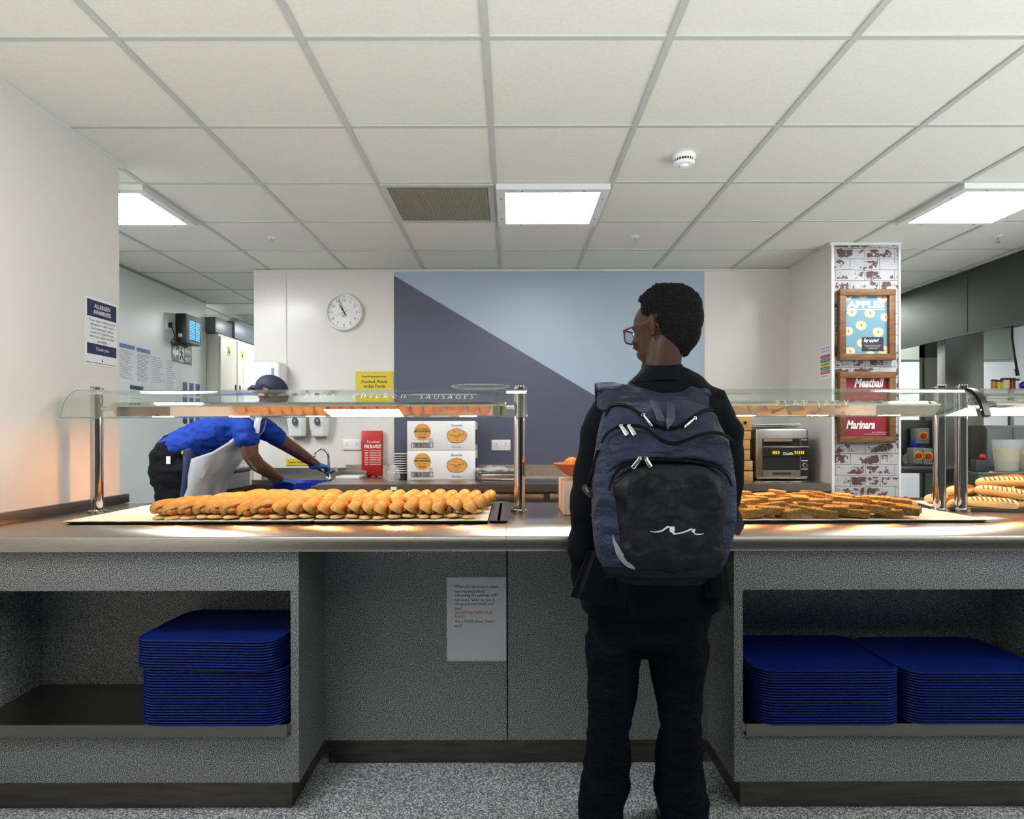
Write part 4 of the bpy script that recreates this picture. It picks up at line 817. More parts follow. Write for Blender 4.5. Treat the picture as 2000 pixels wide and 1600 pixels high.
for x_ in (1510, 1513.5, 1517, 1521, 1553, 1557, 1561, 1565, 1569): p = P(x_, 885, 4.437); b.box(p.x-.0022, p.x+.0022, 4.436, 4.438, p.z-.010, p.z+.010)
b.build('heater_glow', 'toast_glow', t)
t = thing('wire_rack', 'black wire cooling racks resting on top of the toaster', 'wire rack', (P(1510, 0, 4.6).x, 4.6, 1.27)); z = P(0, 837, 4.45).z
for j, dz in enumerate((.006, .022)):
    b = MB(); xa_, xb_ = P(1465, 0, 4.5).x+.01*j, P(1555, 0, 4.5).x+.012*j; ring = [(xa_, 4.47, z+dz), (xb_, 4.47, z+dz+.004), (xb_, 4.75, z+dz), (xa_, 4.75, z+dz)]; b.tube([Vector(p) for p in ring], .003, 6, closed=True)
    for i in range(14): x_ = xa_+(xb_-xa_)*(i+.5)/14; b.tube([(x_, 4.47, z+dz+.001), (x_, 4.75, z+dz+.001)], .0015, 5)
    b.build('rack', 'steel_dark' if j else 'darkgrey', t)
cx0, cx1 = P(1400, 0, 4.45).x, P(1464, 0, 4.45).x
cl = ['bottom', 'second', 'third', 'fourth', 'fifth', 'topmost']; z = CT+.0005
for i, hh in enumerate((.072, .072, .074, .068, .062, .105)):
    t = thing('wooden_crate', f'pale wooden crate by the toaster, {cl[i]} of the stack' if i in (0, 5) else f'pale wooden crate by the toaster, {cl[i]} from the bottom of the stack', 'crate', ((cx0+cx1)/2, 4.55, z), 'wooden crates stacked beside the toaster')
    dx = (.02, .018, 0, 0, .006, .01)[i]; X0_, X1_ = cx0+dx, cx1+dx; b = MB(); b.box(X0_, X1_, 4.44, 4.455, z, z+hh-.006, .002).box(X0_, X1_, 4.69, 4.70, z, z+hh-.006, .002).box(X0_, X0_+.01, 4.455, 4.69, z, z+hh-.006, .001).box(X1_-.01, X1_, 4.455, 4.69, z, z+hh-.006, .001).box(X0_, X1_, 4.455, 4.69, z+.002, z+.01); b.build('boards', 'crate', t)
    MB().lathe([(.0, 0), (.012, 0), (.012, .002), (.0, .002)], ((X1_-.045 if i == 5 else X0_+.12), 4.439, z+hh*.5), 14, 'y').build('finger_hole', 'black_gap', t); z += hh
# pillar posters
def poster(y0, y1, label):
    a, c = P(1639, y0, 4.30), P(1748, y1, 4.30); t = thing('framed_poster', label, 'poster', ((a.x+c.x)/2, 4.32, c.z), 'wooden framed posters on the brick pillar'); w_ = .042; b = MB()
    b.box(a.x, c.x, 4.285, 4.329, a.z-w_, a.z, .002).box(a.x, c.x, 4.285, 4.329, c.z, c.z+w_, .002).box(a.x, a.x+w_, 4.287, 4.329, c.z+w_, a.z-w_, .002).box(c.x-w_, c.x, 4.287, 4.329, c.z+w_, a.z-w_, .002); b.build('frame', 'wood', t); return t, a, c
k = 4.31/F
t, a, c = poster(567, 705, 'wooden framed blue apples poster on the brick pillar'); bx('print', 'poster_blue', a.x+.035, c.x-.035, 4.315, 4.325, c.z+.035, a.z-.035, t)
lim = (P(1652, 0, 4.314).x, P(1736, 0, 4.314).x, P(0, 693, 4.314).z, P(0, 577, 4.314).z)
for (x_, y_, r_) in [(1656, 581, 8), (1686, 577, 9), (1724, 583, 10), (1664, 611, 9), (1699, 613, 10), (1729, 621, 9), (1682, 637, 10), (1657, 648, 9), (1715, 650, 10), (1683, 671, 9), (1660, 688, 10), (1700, 694, 8), (1726, 686, 10)]:
    p = P(x_, y_, 4.3145); r = r_*k; pts = []
    for j in range(24):
        a_ = 2*PI*j/24; rr = r*(1-.12*max(0, math.sin(a_))**6+.04*math.cos(2*a_)); u, v = p.x+rr*math.cos(a_), p.z+rr*math.sin(a_); pts.append((min(max(u, lim[0]), lim[1]), min(max(v, lim[2]), lim[3])))
    sl_ = MB().prism(pts, lambda u, v, w: (u, w, v), 4.3138, 4.3152).build('apple_half', 'apple_flesh', t); 
    if lim[0] < p.x-.4*r and lim[1] > p.x+.4*r and lim[2] < p.z-.3*r and p.z+.3*r < lim[3]: MB().ell((p.x+.002, 4.3138, p.z), (.005, .0006, .009), n=10, k=6).build('core', 'apple_skin', sl_)
txt('APPLES', P(1691.5, 596, 4.3125), t, 'white', w=74*k, h=14*k, bold=.05); bx('underline', 'white', P(1654, 0, 4.3125).x, P(1729, 0, 4.3125).x, 4.3122, 4.3132, P(0, 606.5, 4.3125).z, P(0, 605, 4.3125).z, t)
d_ = P(1684, 687, 4.312); e_ = P(1726, 660, 4.312); bx('caption_box', 'ink', d_.x, e_.x, 4.3115, 4.3125, d_.z, e_.z, t); txt('Say apples!', P(1702, 667, 4.311), t, 'white', w=30*k, h=9*k, shear=.35, bold=.01)
for i, s in enumerate(('Apples are packed with antioxidants', 'and fibre and are a tasty choice', 'to include a day!')): txt(s, P(1705, 676+3*i, 4.311), t, 'white', w=(34, 28, 18)[i]*k, h=2*k)
t, a, c = poster(728, 866, 'wooden framed red meatball marinara poster on the brick pillar'); bx('print', 'poster_red', a.x+.035, c.x-.035, 4.315, 4.325, c.z+.035, a.z-.035, t)
txt('Meatball', P(1698, 749, 4.3135), t, 'white', w=58*k, h=19*k, shear=.3, bold=.03); txt('Marinara', P(1681, 831, 4.3135), t, 'white', w=56*k, h=17*k, shear=.3, bold=.03)
for j in range(3):
    for i in range(4): p = P(1664+19*i+6*(j % 2), 768+14*j, 4.3145); MB().ell(p, (.030, .0012, .024), n=20, k=8).build('meatball_picture', 'sauce_red', t)
txt('MADE WITH FRESH TOMATO', P(1718, 846, 4.3135), t, 'white', w=30*k, h=1.8*k); txt('CONTAINS WHEAT & MILK', P(1709, 849.5, 4.3135), t, 'white', w=44*k, h=1.8*k)
# colour chart on the pillar side
XP = 2.1645; EX2 = (0, -1, 0); t = thing('colour_chart', 'small colour-coded cross contamination chart on the side of the pillar', 'sign', (XP, 4.42, 1.6))
bx('sheet', 'paper', XP-.001, XP+.0003, 4.345, 4.49, 1.60, 1.83, t)
txt('Prevent Cross', (XP-.0015, 4.418, 1.815), t, 'ink', w=.12, h=.016, ex=EX2); txt('Contamination', (XP-.0015, 4.418, 1.793), t, 'ink', w=.12, h=.014, ex=EX2)
for i, (cn, s) in enumerate([('red', 'RAW MEAT'), ('blue_head', 'RAW FISH'), ('yellow', 'COOKED MEAT'), ('green_bucket', 'SALAD & FRUIT'), ('apple_skin', 'VEGETABLES'), ('white', 'DAIRY PRODUCTS')]):
    z = 1.755-.027*i; bx('colour_bar', cn, XP-.002, XP-.001, 4.352, 4.484, z-.011, z+.011, t); txt(s, (XP-.0026, 4.418, z), t, 'ink' if cn in ('white', 'yellow') else 'white', w=.09, h=.009, ex=EX2)

# ============================================================ RIGHT KITCHEN
t = thing('extractor_hood', 'dark steel extractor hood along the right kitchen ceiling', 'extractor hood', (4.4, 5, 2.0))
HX = 3.59; b = MB(); b.box(HX, HX+.02, 3.2, 6.9, 2.01, CEIL-.008); b.build('front_face', 'hood', t); MB().box(HX+.02, 5.6, 3.2, 3.22, 2.01, CEIL-.008).build('end_face', 'hood', t)
bx('canopy_roof', 'hood', HX+.02, 5.6, 3.22, 7.19, 2.40, 2.42, t); bx('lower_lip', 'darkgrey', HX-.004, HX+.03, 3.2, 6.9, 2.003, 2.012, t); bx('seam', 'darkgrey', HX-.002, HX, 5.05, 5.06, 2.02, CEIL-.01, t); bx('back_splash', 'steel_green', HX+.02, 5.6, 7.15, 7.198, 2.05, 2.40, t)
bx('lamp_cover', 'grey', 3.75, 4.3, 4.7, 5.3, 2.38, 2.399, t); bx('hood_fill', 'panel', 3.9, 4.9, 6.2, 6.55, 2.385, 2.399, t)  # unseen glowing panel added inside the hood to brighten the back kitchen wall
t = thing('tall_steel_unit', 'tall grey steel partition unit below the hood', 'steel unit', (3.6, 5.2, 0))
p0, p1 = P(1846, 0, 5.45), P(1922, 0, 5.45); MB().box(p0.x, p1.x, 5.45, 5.55, 0, 2.385, .003).build('end_panel', 'steel_v', t)
q0, q1 = P(1801, 0, 5.95), P(1848, 0, 5.95); fr = MB().box(q0.x, q0.x+.025, 5.95, 5.99, 0, 2.38).box(q1.x-.035, q1.x, 5.95, 5.99, 0, 2.38).box(q0.x, q1.x, 5.95, 5.99, 1.93, 2.38); fr.build('door_frame', 'hood', t); bx('door', 'steel_dark', q0.x+.02, q1.x-.03, 5.965, 5.985, .02, 1.93, t)
t = thing('steel_bench', 'steel work bench behind the brick pillar', 'bench', (3.5, 5.5, 0)); MB().box(2.75, 3.75, 5.28, 5.9, .90, .955, .003).build('top', 'steel_dark', t)
for x_ in (3.0, 3.56): bx('leg', 'steel_dark', x_, x_+.045, 5.32, 5.365, 0, .9, t)
bx('rear_panel', 'steel_dark', 2.75, 3.52, 5.88, 5.9, .0, .9, t)
t = thing('back_shelf', 'steel gantry shelf over the work bench behind the pillar', 'shelf', (3.4, 5.7, 1.1)); MB().box(2.75, 3.9, 5.6, 5.9, 1.33, 1.345).box(3.3, 3.9, 5.61, 5.63, 1.1, 1.33).build('board', 'steel_dark', t); bx('upright', 'steel_dark', 3.74, 3.77, 5.62, 5.65, .955, 1.33, t); bx('splash_panel', 'steel_dark', 2.75, 3.9, 5.88, 5.90, .955, 1.33, t)
for i, (x_, y_, d_, lab) in enumerate([(1803, 853, 5.50, 'red and yellow isolator switch, upper one behind the pillar'), (1793, 892, 5.32, 'red and yellow isolator switch, lower left one behind the pillar'), (1812, 893, 5.32, 'red and yellow isolator switch, lower right one behind the pillar')]):
    p = P(x_, y_, d_); t = thing('isolator_switch', lab, 'switch', (p.x, d_, p.z-.06), 'rotary isolator switches'); w_ = .055 if i == 0 else .036
    MB().box(p.x-w_, p.x+w_, d_, d_+.09, p.z-.065, p.z+.065, .004).build('box', 'grey', t); MB().lathe([(.0, 0), (.036, 0), (.036, .012), (.0, .012)], (p.x, d_, p.z), 24, 'y').build('plate', 'yellow', t)
    MB().lathe([(.0, .012), (.026, .012), (.022, .03), (.0, .03)], (p.x-.006, d_, p.z), 20, 'y').build('knob', 'knob_red', t)
p = P(1772, 905, 5.6); crumple('cleaning_bag', 'film', (p.x, 5.5, 1.0), (.09, .09, .06), 'crumpled clear bag on the bench behind the pillar', 'plastic bag', 8)
p = P(1779, 868, 5.62); b = MB().ell((p.x, 5.55, p.z), (.042, .04, .045), n=20, k=12)
for v in b.bm.verts: v.co += Vector((.01, 0, .01))*noise.noise(v.co*40)
tag(b.build('blue_cloth', 'tub_blue'), 'bright blue cloth bundle hung under the kitchen shelf', 'cloth')
p = P(1773, 985, 5.25); t = thing('bucket', 'green plastic bucket standing low behind the brick pillar', 'bucket', (p.x, 5.45, .4)); c = (P(1768, 0, 5.45).x, 5.45, .42)
MB().lathe([(.0, 0), (.095, 0), (.118, .225), (.124, .225), (.124, .235), (.114, .235), (.092, .006), (.0, .006)], c, 32).build('pail', 'green_bucket', t)
MB().tube([Vector((c[0]+.122*math.cos(R(a)), c[1]-.122*math.sin(R(a))*.8, c[2]+.215-.07*math.sin(R(a)))) for a in range(0, 181, 15)], .003, 6).build('handle', 'chrome', t); MB().lathe([(.0, .235), (.122, .235), (.12, .25), (.0, .252)], c, 28).build('lid', 'yellow', t); MB().ell((c[0], c[1], c[2]+.262), (.012, .012, .01)).build('lid_knob', 'knob_red', t)
bx_ = thing('under_shelf', 'low steel shelf that carries the green bucket', 'shelf', (3.3, 5.5, .4)); MB().box(2.75, 3.54, 5.30, 5.87, .40, .418).build('board', 'steel_dark', bx_); bx('leg', 'steel_dark', 2.8, 2.84, 5.4, 5.44, 0, .4, bx_)
t = thing('cook_bench', 'steel bench carrying the soup tubs at the right edge', 'bench', (4.0, 4.95, 0)); MB().box(3.42, 4.7, 4.70, 4.96, .895, .94, .003).box(3.66, 4.7, 4.96, 5.45, .895, .94).build('top', 'steel_dark', t); bx('front', 'steel_dark', 3.45, 4.65, 4.78, 4.80, .0, .895, t); 
t = thing('white_cabinet', 'pale steel cabinet behind the soup tubs', 'cabinet', (4.2, 5.4, .94)); bx('body', 'steel_v', P(1924, 0, 5.2).x, 4.75, 5.2, 5.42, .942, 1.29, t); bx('door', 'grey', P(1924, 0, 5.2).x+.01, P(1977, 0, 5.19).x, 5.185, 5.20, .96, 1.27, t, .003); bx('door', 'grey', P(1979, 0, 5.19).x, 4.7, 5.185, 5.20, .96, 1.27, t, .003)
for i, (x_, lab) in enumerate([(1966, 'clear tub of pale soup, left of the pair at the right edge'), (2000, 'clear tub of pale soup, right one cut by the picture edge')]):
    yd = 4.88 if i == 0 else 5.07; p = P(x_, 922, yd); t = thing('soup_tub', lab, 'tub', (p.x, yd, .94), 'clear tubs of pale soup'); c = (p.x, yd, .941); MB().lathe([(.0, 0), (.07, 0), (.088, .17 if i == 0 else .15), (.0, .17 if i == 0 else .15)], c, 32).build('soup', 'soup', t)
    MB().lathe([(.0, -.0005), (.073, -.0005), (.095, .23), (.099, .23), (.099, .236), (.092, .236), (.0715, .002)], c, 32).build('tub', 'clear_tub', t)
p = P(1908, 900, 4.8); t = thing('sauce_bottle', 'small dark item with a red top between the chrome posts and the soup', 'bottle', (p.x, 4.75, .941)); MB().box(p.x-.05, p.x+.05, 4.74, 4.80, .9405, 1.03, .004).build('body', 'darkgrey', t); MB().ell((p.x+.02, 4.77, 1.05), (.022, .022, .022)).build('cap', 'knob_red', t)
t = thing('high_shelf', 'steel shelf under the jars and the orange tray', 'shelf', (4.1, 5.1, 1.5)); MB().box(3.70, 4.7, 4.98, 5.3, 1.505, 1.53, .002).build('board', 'steel_v', t); bx('upright', 'steel_v', 4.1, 4.13, 5.27, 5.30, .94, 1.505, t); bx('rear_upright', 'steel_v', 3.70, 3.73, 5.27, 5.30, .94, 1.505, t)
p0, p1 = P(1935, 765, 5.05), P(2010, 765, 5.05); t = tag(MB().box(p0.x, p1.x+.1, 5.02, 5.26, 1.5305, 1.565, .006).build('orange_tray', 'orange_tray'), 'bright orange tray of jars on the high kitchen shelf', 'tray')
jars = [(1941, 'amber', .075, .02, 'narrow amber spice jar at the left end of the orange tray'), (1951, 'sauce_yel', .07, .017, 'yellow filled jar on the orange tray'), (1963, 'soup', .085, .03, 'widest cream filled jar on the orange tray'), (1977, 'sauce_red', .085, .022, 'dark red sauce jar on the orange tray'), (1986, 'clear_tub', .08, .02, 'clear glass jar right of the red sauce jar')]
for x_, m_, h_, r_, lab in jars:
    p = P(x_, 0, 5.12); t = thing('jar', lab, 'jar', (p.x, 5.12, 1.566), 'jars on the orange tray'); MB().lathe([(.0, 0), (r_, 0), (r_, h_*.8), (r_*.7, h_), (.0, h_)], (p.x, 5.12, 1.566), 20).build('glass', m_, t); MB().lathe([(.0, h_), (r_*1.05, h_), (r_*1.0, h_+.014), (.0, h_+.016)], (p.x, 5.12, 1.566), 20).build('lid', 'black', t)
p = P(1998, 752, 5.12); tag(MB().ell((p.x, 5.12, 1.61), (.03, .03, .03)).build('blue_lid_pot', 'tub_blue'), 'bright blue pot at the right end of the orange tray', 'pot') 
t = tag(MB().tube([Vector((P(1977, 660, 5.2).x, 5.2, 2.4)), P(1977, 660, 5.2), P(1981, 690, 5.2), P(1986, 722, 5.2)], [.008, .008, .008, .010], 8).tube([P(1985, 722, 5.2), P(1988, 736, 5.2)], .014, 8).build('hanging_cable', 'black'), 'black cable with a plug hanging from the hood', 'cable')
# ============================================================ PEOPLE
def hand(b, W, f, n, side=1, infl=0, curl=18, s=1):
    W, f, n = Vector(W), Vector(f).normalized(), Vector(n); n = (n-f*n.dot(f)).normalized(); t = f.cross(n)*side
    b.limb([W-f*.03*s, W, W+f*.03*s, W+f*.065*s, W+f*.09*s], [(.026+infl, .019+infl), (.026+infl, .018+infl), (.034+infl, .016+infl), (.038+infl, .014+infl), (.034+infl, .011+infl)], side=t, n=16)
    for i, (L_, r) in enumerate(((.070, .0085), (.078, .009), (.072, .0085), (.056, .0078))):
        p = W+f*(.082-.004*abs(i-1))*s+t*(.028-.0185*i)*s; d = (f+t*(.10-.07*i)).normalized(); pts = [p-d*.02, p]; a = 0
        for q, seg in enumerate((.45, .32, .23)):
            a += curl*(1+.25*i*.5)*(.7, 1.1, .8)[q]; dd = d*math.cos(R(a))+n*math.sin(R(a)); p = p+dd*L_*seg*s; pts.append(p)
        b.limb(pts, [r+infl+.001, r+infl+.0005, r+infl, r*.93+infl, r*.8+infl], side=t, n=10)
    p = W+f*.02*s+t*.024*s; d = (f*.62+t*.62+n*.35).normalized(); d2 = (f*.86+t*.25+n*.42).normalized()
    b.limb([p-d*.01, p+d*.03*s, p+d*.03*s+d2*.03*s, p+d*.03*s+d2*.055*s], [.013+infl, .0115+infl, .010+infl, .008+infl], side=n, n=10)
def head(b, c, yaw, pitch=0, s=1, roll=0):
    m = Matrix.Translation(c) @ Euler((R(pitch), R(roll), R(yaw)), 'XYZ').to_matrix().to_4x4()
    i0 = len(b.bm.verts)
    b.ell((0, -.012, .030), (.076, .096, .088), n=28, k=18)          # cranium
    rows = [(-.112, .012, .062, .026, .030), (-.098, .014, .045, .042, .050), (-.070, .012, .040, .056, .066), (-.035, .006, .030, .064, .078), (0, 0, .02, .070, .088), (.04, -.002, .012, .072, .088), (.075, -.006, .01, .060, .074)]
    b.loft([[Vector((rx*math.cos(2*PI*j/24), cy0+.02+ry*math.sin(2*PI*j/24)*(1.0 if math.sin(2*PI*j/24) > 0 else .8), z)) for j in range(24)] for z, cy0, _, rx, ry in rows])
    b.limb([(0, .094, .008), (0, .106, -.015), (0, .118, -.036), (0, .104, -.046)], [(.009, .008), (.011, .010), (.014, .012), (.012, .008)], n=12)
    for s_ in (-1, 1):
        b.ell((s_*.013, .104, -.040), (.009, .010, .007), n=10, k=6)
        b.ell((s_*.034, .088, .016), (.022, .012, .007), n=12, k=6)       # brow
        b.ell((s_*.042, .076, -.030), (.022, .018, .018), n=12, k=8)      # cheek
        b.limb([(s_*.074, -.002, .022), (s_*.086, -.012, .028), (s_*.090, -.020, .014), (s_*.088, -.018, -.006), (s_*.080, -.006, -.030)], [(.007, .006), (.008, .006), (.008, .006), (.008, .006), (.008, .008)], n=10)
        b.ell((s_*.080, -.008, -.002), (.007, .016, .026), (0, 0, s_*20), n=12, k=8)
    b.ell((0, .098, -.062), (.026, .011, .007), n=14, k=6); b.ell((0, .096, -.073), (.022, .011, .008), n=14, k=6); b.ell((0, .082, -.103), (.022, .018, .014), n=12, k=8)
    vs = list(b.bm.verts)[i0:]
    for v in vs: v.co = m @ (v.co*s)
    return m
def eyes(c_m, parent, s=1):
    for s_ in (-1, 1):
        MB().ell(c_m @ Vector((s_*.032*s, .089*s, -.003*s)), (.012, .012, .008), n=14, k=8).build('eye', 'eyewhite', parent)
        MB().ell(c_m @ Vector((s_*.032*s, .1005*s, -.003*s)), (.005, .005, .005), n=10, k=6).build('iris', 'black', parent)
# ------------------------------------------------------------ the boy
BY = 1.90
def B(x, y, d=BY): return P(x, y, d)
boy = thing('person', 'person standing at the counter in dark blazer and trousers, seen from behind, wearing red glasses', 'person', (.40, BY, 0))
b = MB(); HC = B(1303, 643, 1.905); YAW = 40
hm = head(b, HC, YAW, -4)
b.limb([B(1292, 745, 1.89), B(1295, 718, 1.882), B(1299, 690, 1.882), B(1305, 660, 1.89)], [(.064, .060), (.051, .054), (.050, .054), (.054, .058)], n=20)
b.limb([B(1268, 1200), B(1272, 1100), B(1283, 980), B(1292, 850), B(1294, 780), B(1293, 745)], [(.135, .09), (.13, .085), (.125, .085), (.145, .09), (.15, .08), (.07, .06)], n=28)
RA = [B(1390, 790, 1.89), B(1412, 850, 1.885), B(1414, 915, 1.885), B(1414, 968, 1.90), P(1352, 985, 2.02), P(1295, 985, 2.12)]
LA = [B(1195, 785, 1.89), B(1172, 850, 1.88), B(1158, 925, 1.88), B(1147, 1000, 1.88), P(1142, 1085, 1.91), P(1148, 1150, 1.95)]
for A, r in ((RA, (.045, .042, .038, .036, .030, .025)), (LA, (.045, .042, .038, .036, .030, .025))): b.limb(A, list(r), n=16)
Wr = RA[-1]; Wr.z = max(Wr.z, .935); hand(b, Wr, (-.6, .7, -.12), (0, -.1, -1), side=-1, curl=8); hand(b, LA[-1], (.15, .45, -1), (1, .2, 0), side=1, curl=30)
LL = [B(1215, 1215), B(1200, 1290), B(1192, 1400, 1.895), B(1186, 1500, 1.91), B(1178, 1610, 1.92)]; RL = [B(1318, 1215), B(1322, 1290), B(1326, 1400, 1.895), B(1326, 1500, 1.91), B(1330, 1610, 1.92)]
for A in (LL, RL):
    b.limb(A, [.075, .07, .052, .048, .036], n=16); e = A[-1].copy(); e.z = .045; b.limb([e+Vector((0, -.04, .0)), e+Vector((0, .03, .02)), e+Vector((0, .12, -.01)), e+Vector((0, .17, -.02))], [(.03, .035), (.036, .045), (.04, .03), (.03, .015)], n=14)
body = b.build('body', 'skin', boy); remesh(body, .0055, 4); eyes(hm, body)
# glasses
b = MB(); L_ = lambda x, y, z: hm @ Vector((x, y, z))
for s_ in (-1, 1):
    ring = []
    for j in range(20):
        a = 2*PI*j/20; cx, cz = math.cos(a), math.sin(a); ring.append(L_(s_*.034+.027*math.copysign(abs(cx)**.6, cx), .120-.006*abs(math.copysign(abs(cx)**.6, cx)+s_*.3), -.008+.019*math.copysign(abs(cz)**.6, cz)))
    b.tube(ring, .0026, 8, closed=True)
    b.tube([L_(s_*.062, .112, .004), L_(s_*.076, .10, .006), L_(s_*.083, .05, .010), L_(s_*.086, .0, .013), L_(s_*.085, -.022, .004), L_(s_*.083, -.034, -.008)], [.0032, .0034, .003, .0028, .0028, .0026], 8)
b.tube([L_(-.008, .119, -.004), L_(0, .121, -.001), L_(.008, .119, -.004)], .0024, 8)
gl = b.build('glasses', 'frame_red', boy)
b = MB()
for s_ in (-1, 1): b.prism([(s_*.034+.025*math.copysign(abs(math.cos(2*PI*j/16))**.6, math.cos(2*PI*j/16)), -.008+.017*math.copysign(abs(math.sin(2*PI*j/16))**.6, math.sin(2*PI*j/16))) for j in range(16)], lambda u, v, w: L_(u, w, v), .116, .1172)
b.build('lenses', 'lens', gl)
# hair
b = MB(); i0 = 0
b.ell((0, -.014, .052), (.080, .098, .074), n=72, k=44); b.ell((0, -.020, .022), (.0800, .095, .080), n=64, k=40); b.ell((0, -.030, -.012), (.066, .076, .074), n=48, k=30); b.ell((0, -.022, -.045), (.050, .054, .060), n=48, k=30)
b.limb([(0, .052, .088), (0, .0, .102), (0, -.06, .09)], [(.058, .028), (.068, .034), (.060, .03)], n=30)
vs = list(b.bm.verts)
for v in vs: v.co = hm @ v.co
hair = b.build('hair', 'hair', boy); remesh(hair, .0035, 2)
im = hm.inverted(); off = Vector(boy.location); me = hair.data; nr = [v.normal.copy() for v in me.vertices]
for v, n in zip(me.vertices, nr):
    q = im @ (v.co+off); amp = .0045*min(1, max(.12, (q.z-.0)/.07)); v.co += n*amp*(noise.noise(v.co*150)+.5*noise.noise(v.co*260))
    # hairline: sink the mesh into the head over the face, temples, ears and the nape
    face = (q.y > .030+.35*max(q.z-.03, 0) and q.z < .085) or (q.z < .030 and q.y > -.026) or (q.z < -.088) or (q.z < .055 and q.y > .058)
    if face:
        c_ = Vector((0, 0, .015)); q2 = c_+(q-c_)*.78; v.co = hm @ q2 - off
# trousers
b = MB()
b.limb([B(1266, 1130), B(1266, 1190), B(1264, 1235)], [(.165, .11), (.178, .12), (.176, .118)], n=32, e=2.4)
b.limb([B(1222, 1200), B(1197, 1260), B(1195, 1330), B(1190, 1395, 1.885), B(1187, 1425, 1.885), B(1188, 1480, 1.9), B(1181, 1530, 1.905), B(1175, 1560, 1.905), B(1172, 1585, 1.905), B(1172, 1625, 1.905)], [(.085, .11), (.082, .105), (.076, .09), (.064, .08), (.061, .078), (.068, .082), (.073, .085), (.067, .085), (.069, .09), (.064, .085)], n=28)
b.limb([B(1312, 1200), B(1323, 1260), B(1323, 1330), B(1325, 1395, 1.885), B(1328, 1425, 1.885), B(1324, 1480, 1.9), B(1327, 1535, 1.905), B(1334, 1568, 1.905), B(1335, 1592, 1.905), B(1332, 1625, 1.905)], [(.09, .11), (.091, .105), (.075, .09), (.062, .08), (.058, .078), (.067, .082), (.076, .088), (.077, .09), (.066, .085), (.062, .082)], n=28)
tr = b.build('trousers', 'trousers', boy); remesh(tr, .006, 3, wr=((7, 7, 15), .006, 3))
# shoes
for k_, (A, nm) in enumerate(((B(1175, 1610), 'l'), (B(1332, 1610), 'r'))):
    e = A.copy(); e.z = .0; e.y = 1.90; b = MB()
    b.limb([e+Vector((0, -.075, .045)), e+Vector((0, -.03, .055)), e+Vector((0, .05, .052)), e+Vector((0, .13, .038)), e+Vector((0, .175, .028))], [(.036, .042), (.04, .052), (.046, .045), (.048, .034), (.036, .022)], n=20)
    for v in b.bm.verts: v.co.z = max(v.co.z, .004)
    so = b.build('shoe', 'shoe', boy); MB().box(e.x-.046, e.x+.046, e.y-.08, e.y+.17, .001, .02, .009).build('sole', 'rubber', so)
# blazer
b = MB()
b.limb([B(1272, 1183), B(1271, 1150), B(1274, 1060), B(1284, 950), B(1293, 840), B(1296, 790), B(1296, 765), B(1295, 745), B(1293, 735)], [(.205, .128), (.200, .127), (.178, .122), (.165, .115), (.172, .118), (.178, .108), (.155, .096), (.105, .084), (.075, .07)], n=36, e=2.5)
RAs = RA[:-1]+[RA[-1].lerp(RA[-2], .12)]; LAs = LA[:-1]+[LA[-1].lerp(LA[-2], .02)]
b.limb([B(1378, 782, 1.895)]+RAs[1:], [(.062, .068), .060, .057, .056, .047, .042], n=22)
b.limb([B(1208, 780, 1.895)]+LAs[1:], [(.064, .068), .060, .056, .053, .048, .044], n=22)
bz = b.build('blazer', 'blazer', boy); remesh(bz, .006, 4, wr=((8, 8, 14), .007, 1))
# blazer tails: two flared hem flaps with vents
for nm, top_, bot in (('l', [(1150, 1075), (1180, 1080), (1222, 1085)], [(1114, 1166), (1150, 1176), (1222, 1192)]), ('r', [(1370, 1080), (1395, 1075), (1412, 1065)], [(1378, 1168), (1402, 1170), (1428, 1184)])):
    b = MB(); n_ = 8; rows = []
    for j in range(n_+1):
        v = j/n_; row = []
        for i in range(9):
            u = i/8*2; k = min(int(u), 1); f_ = u-k; tp = Vector(top_[k]).lerp(Vector(top_[k+1]), f_); bt = Vector(bot[k]).lerp(Vector(bot[k+1]), f_); q = tp.lerp(bt, v)
            row.append(P(q.x, q.y, 1.79-.02*v+(.03 if abs(u-1) > .6 else 0)*(1-v)+(.02 if (nm == 'l' and i < 2) or (nm == 'r' and i > 6) else 0)))
        rows.append(row)
    b.loft([r+[p+Vector((0, .012, 0)) for p in r[::-1]] for r in rows]); b.build('blazer_tail', 'blazer', bz, sharp=60)
b = MB(); col_ = []
for (x, y, rx, ry, dy) in ((1294, 711, .050, .056, 0), (1294, 712, .056, .062, 0), (1293, 728, .072, .074, .0), (1292, 745, .098, .088, .0), (1292, 750, .102, .090, .0), (1292, 744, .090, .080, 0), (1293, 725, .062, .064, 0)):
    c = B(x, y, 1.898); col_.append([c+Vector((rx*math.cos(2*PI*j/36), ry*math.sin(2*PI*j/36), -.035*max(0, math.sin(2*PI*j/36))-.004*math.cos(4*PI*j/36))) for j in range(36)])
b.loft(col_, cap=False); b.build('collar', 'blazer', bz, sharp=50)
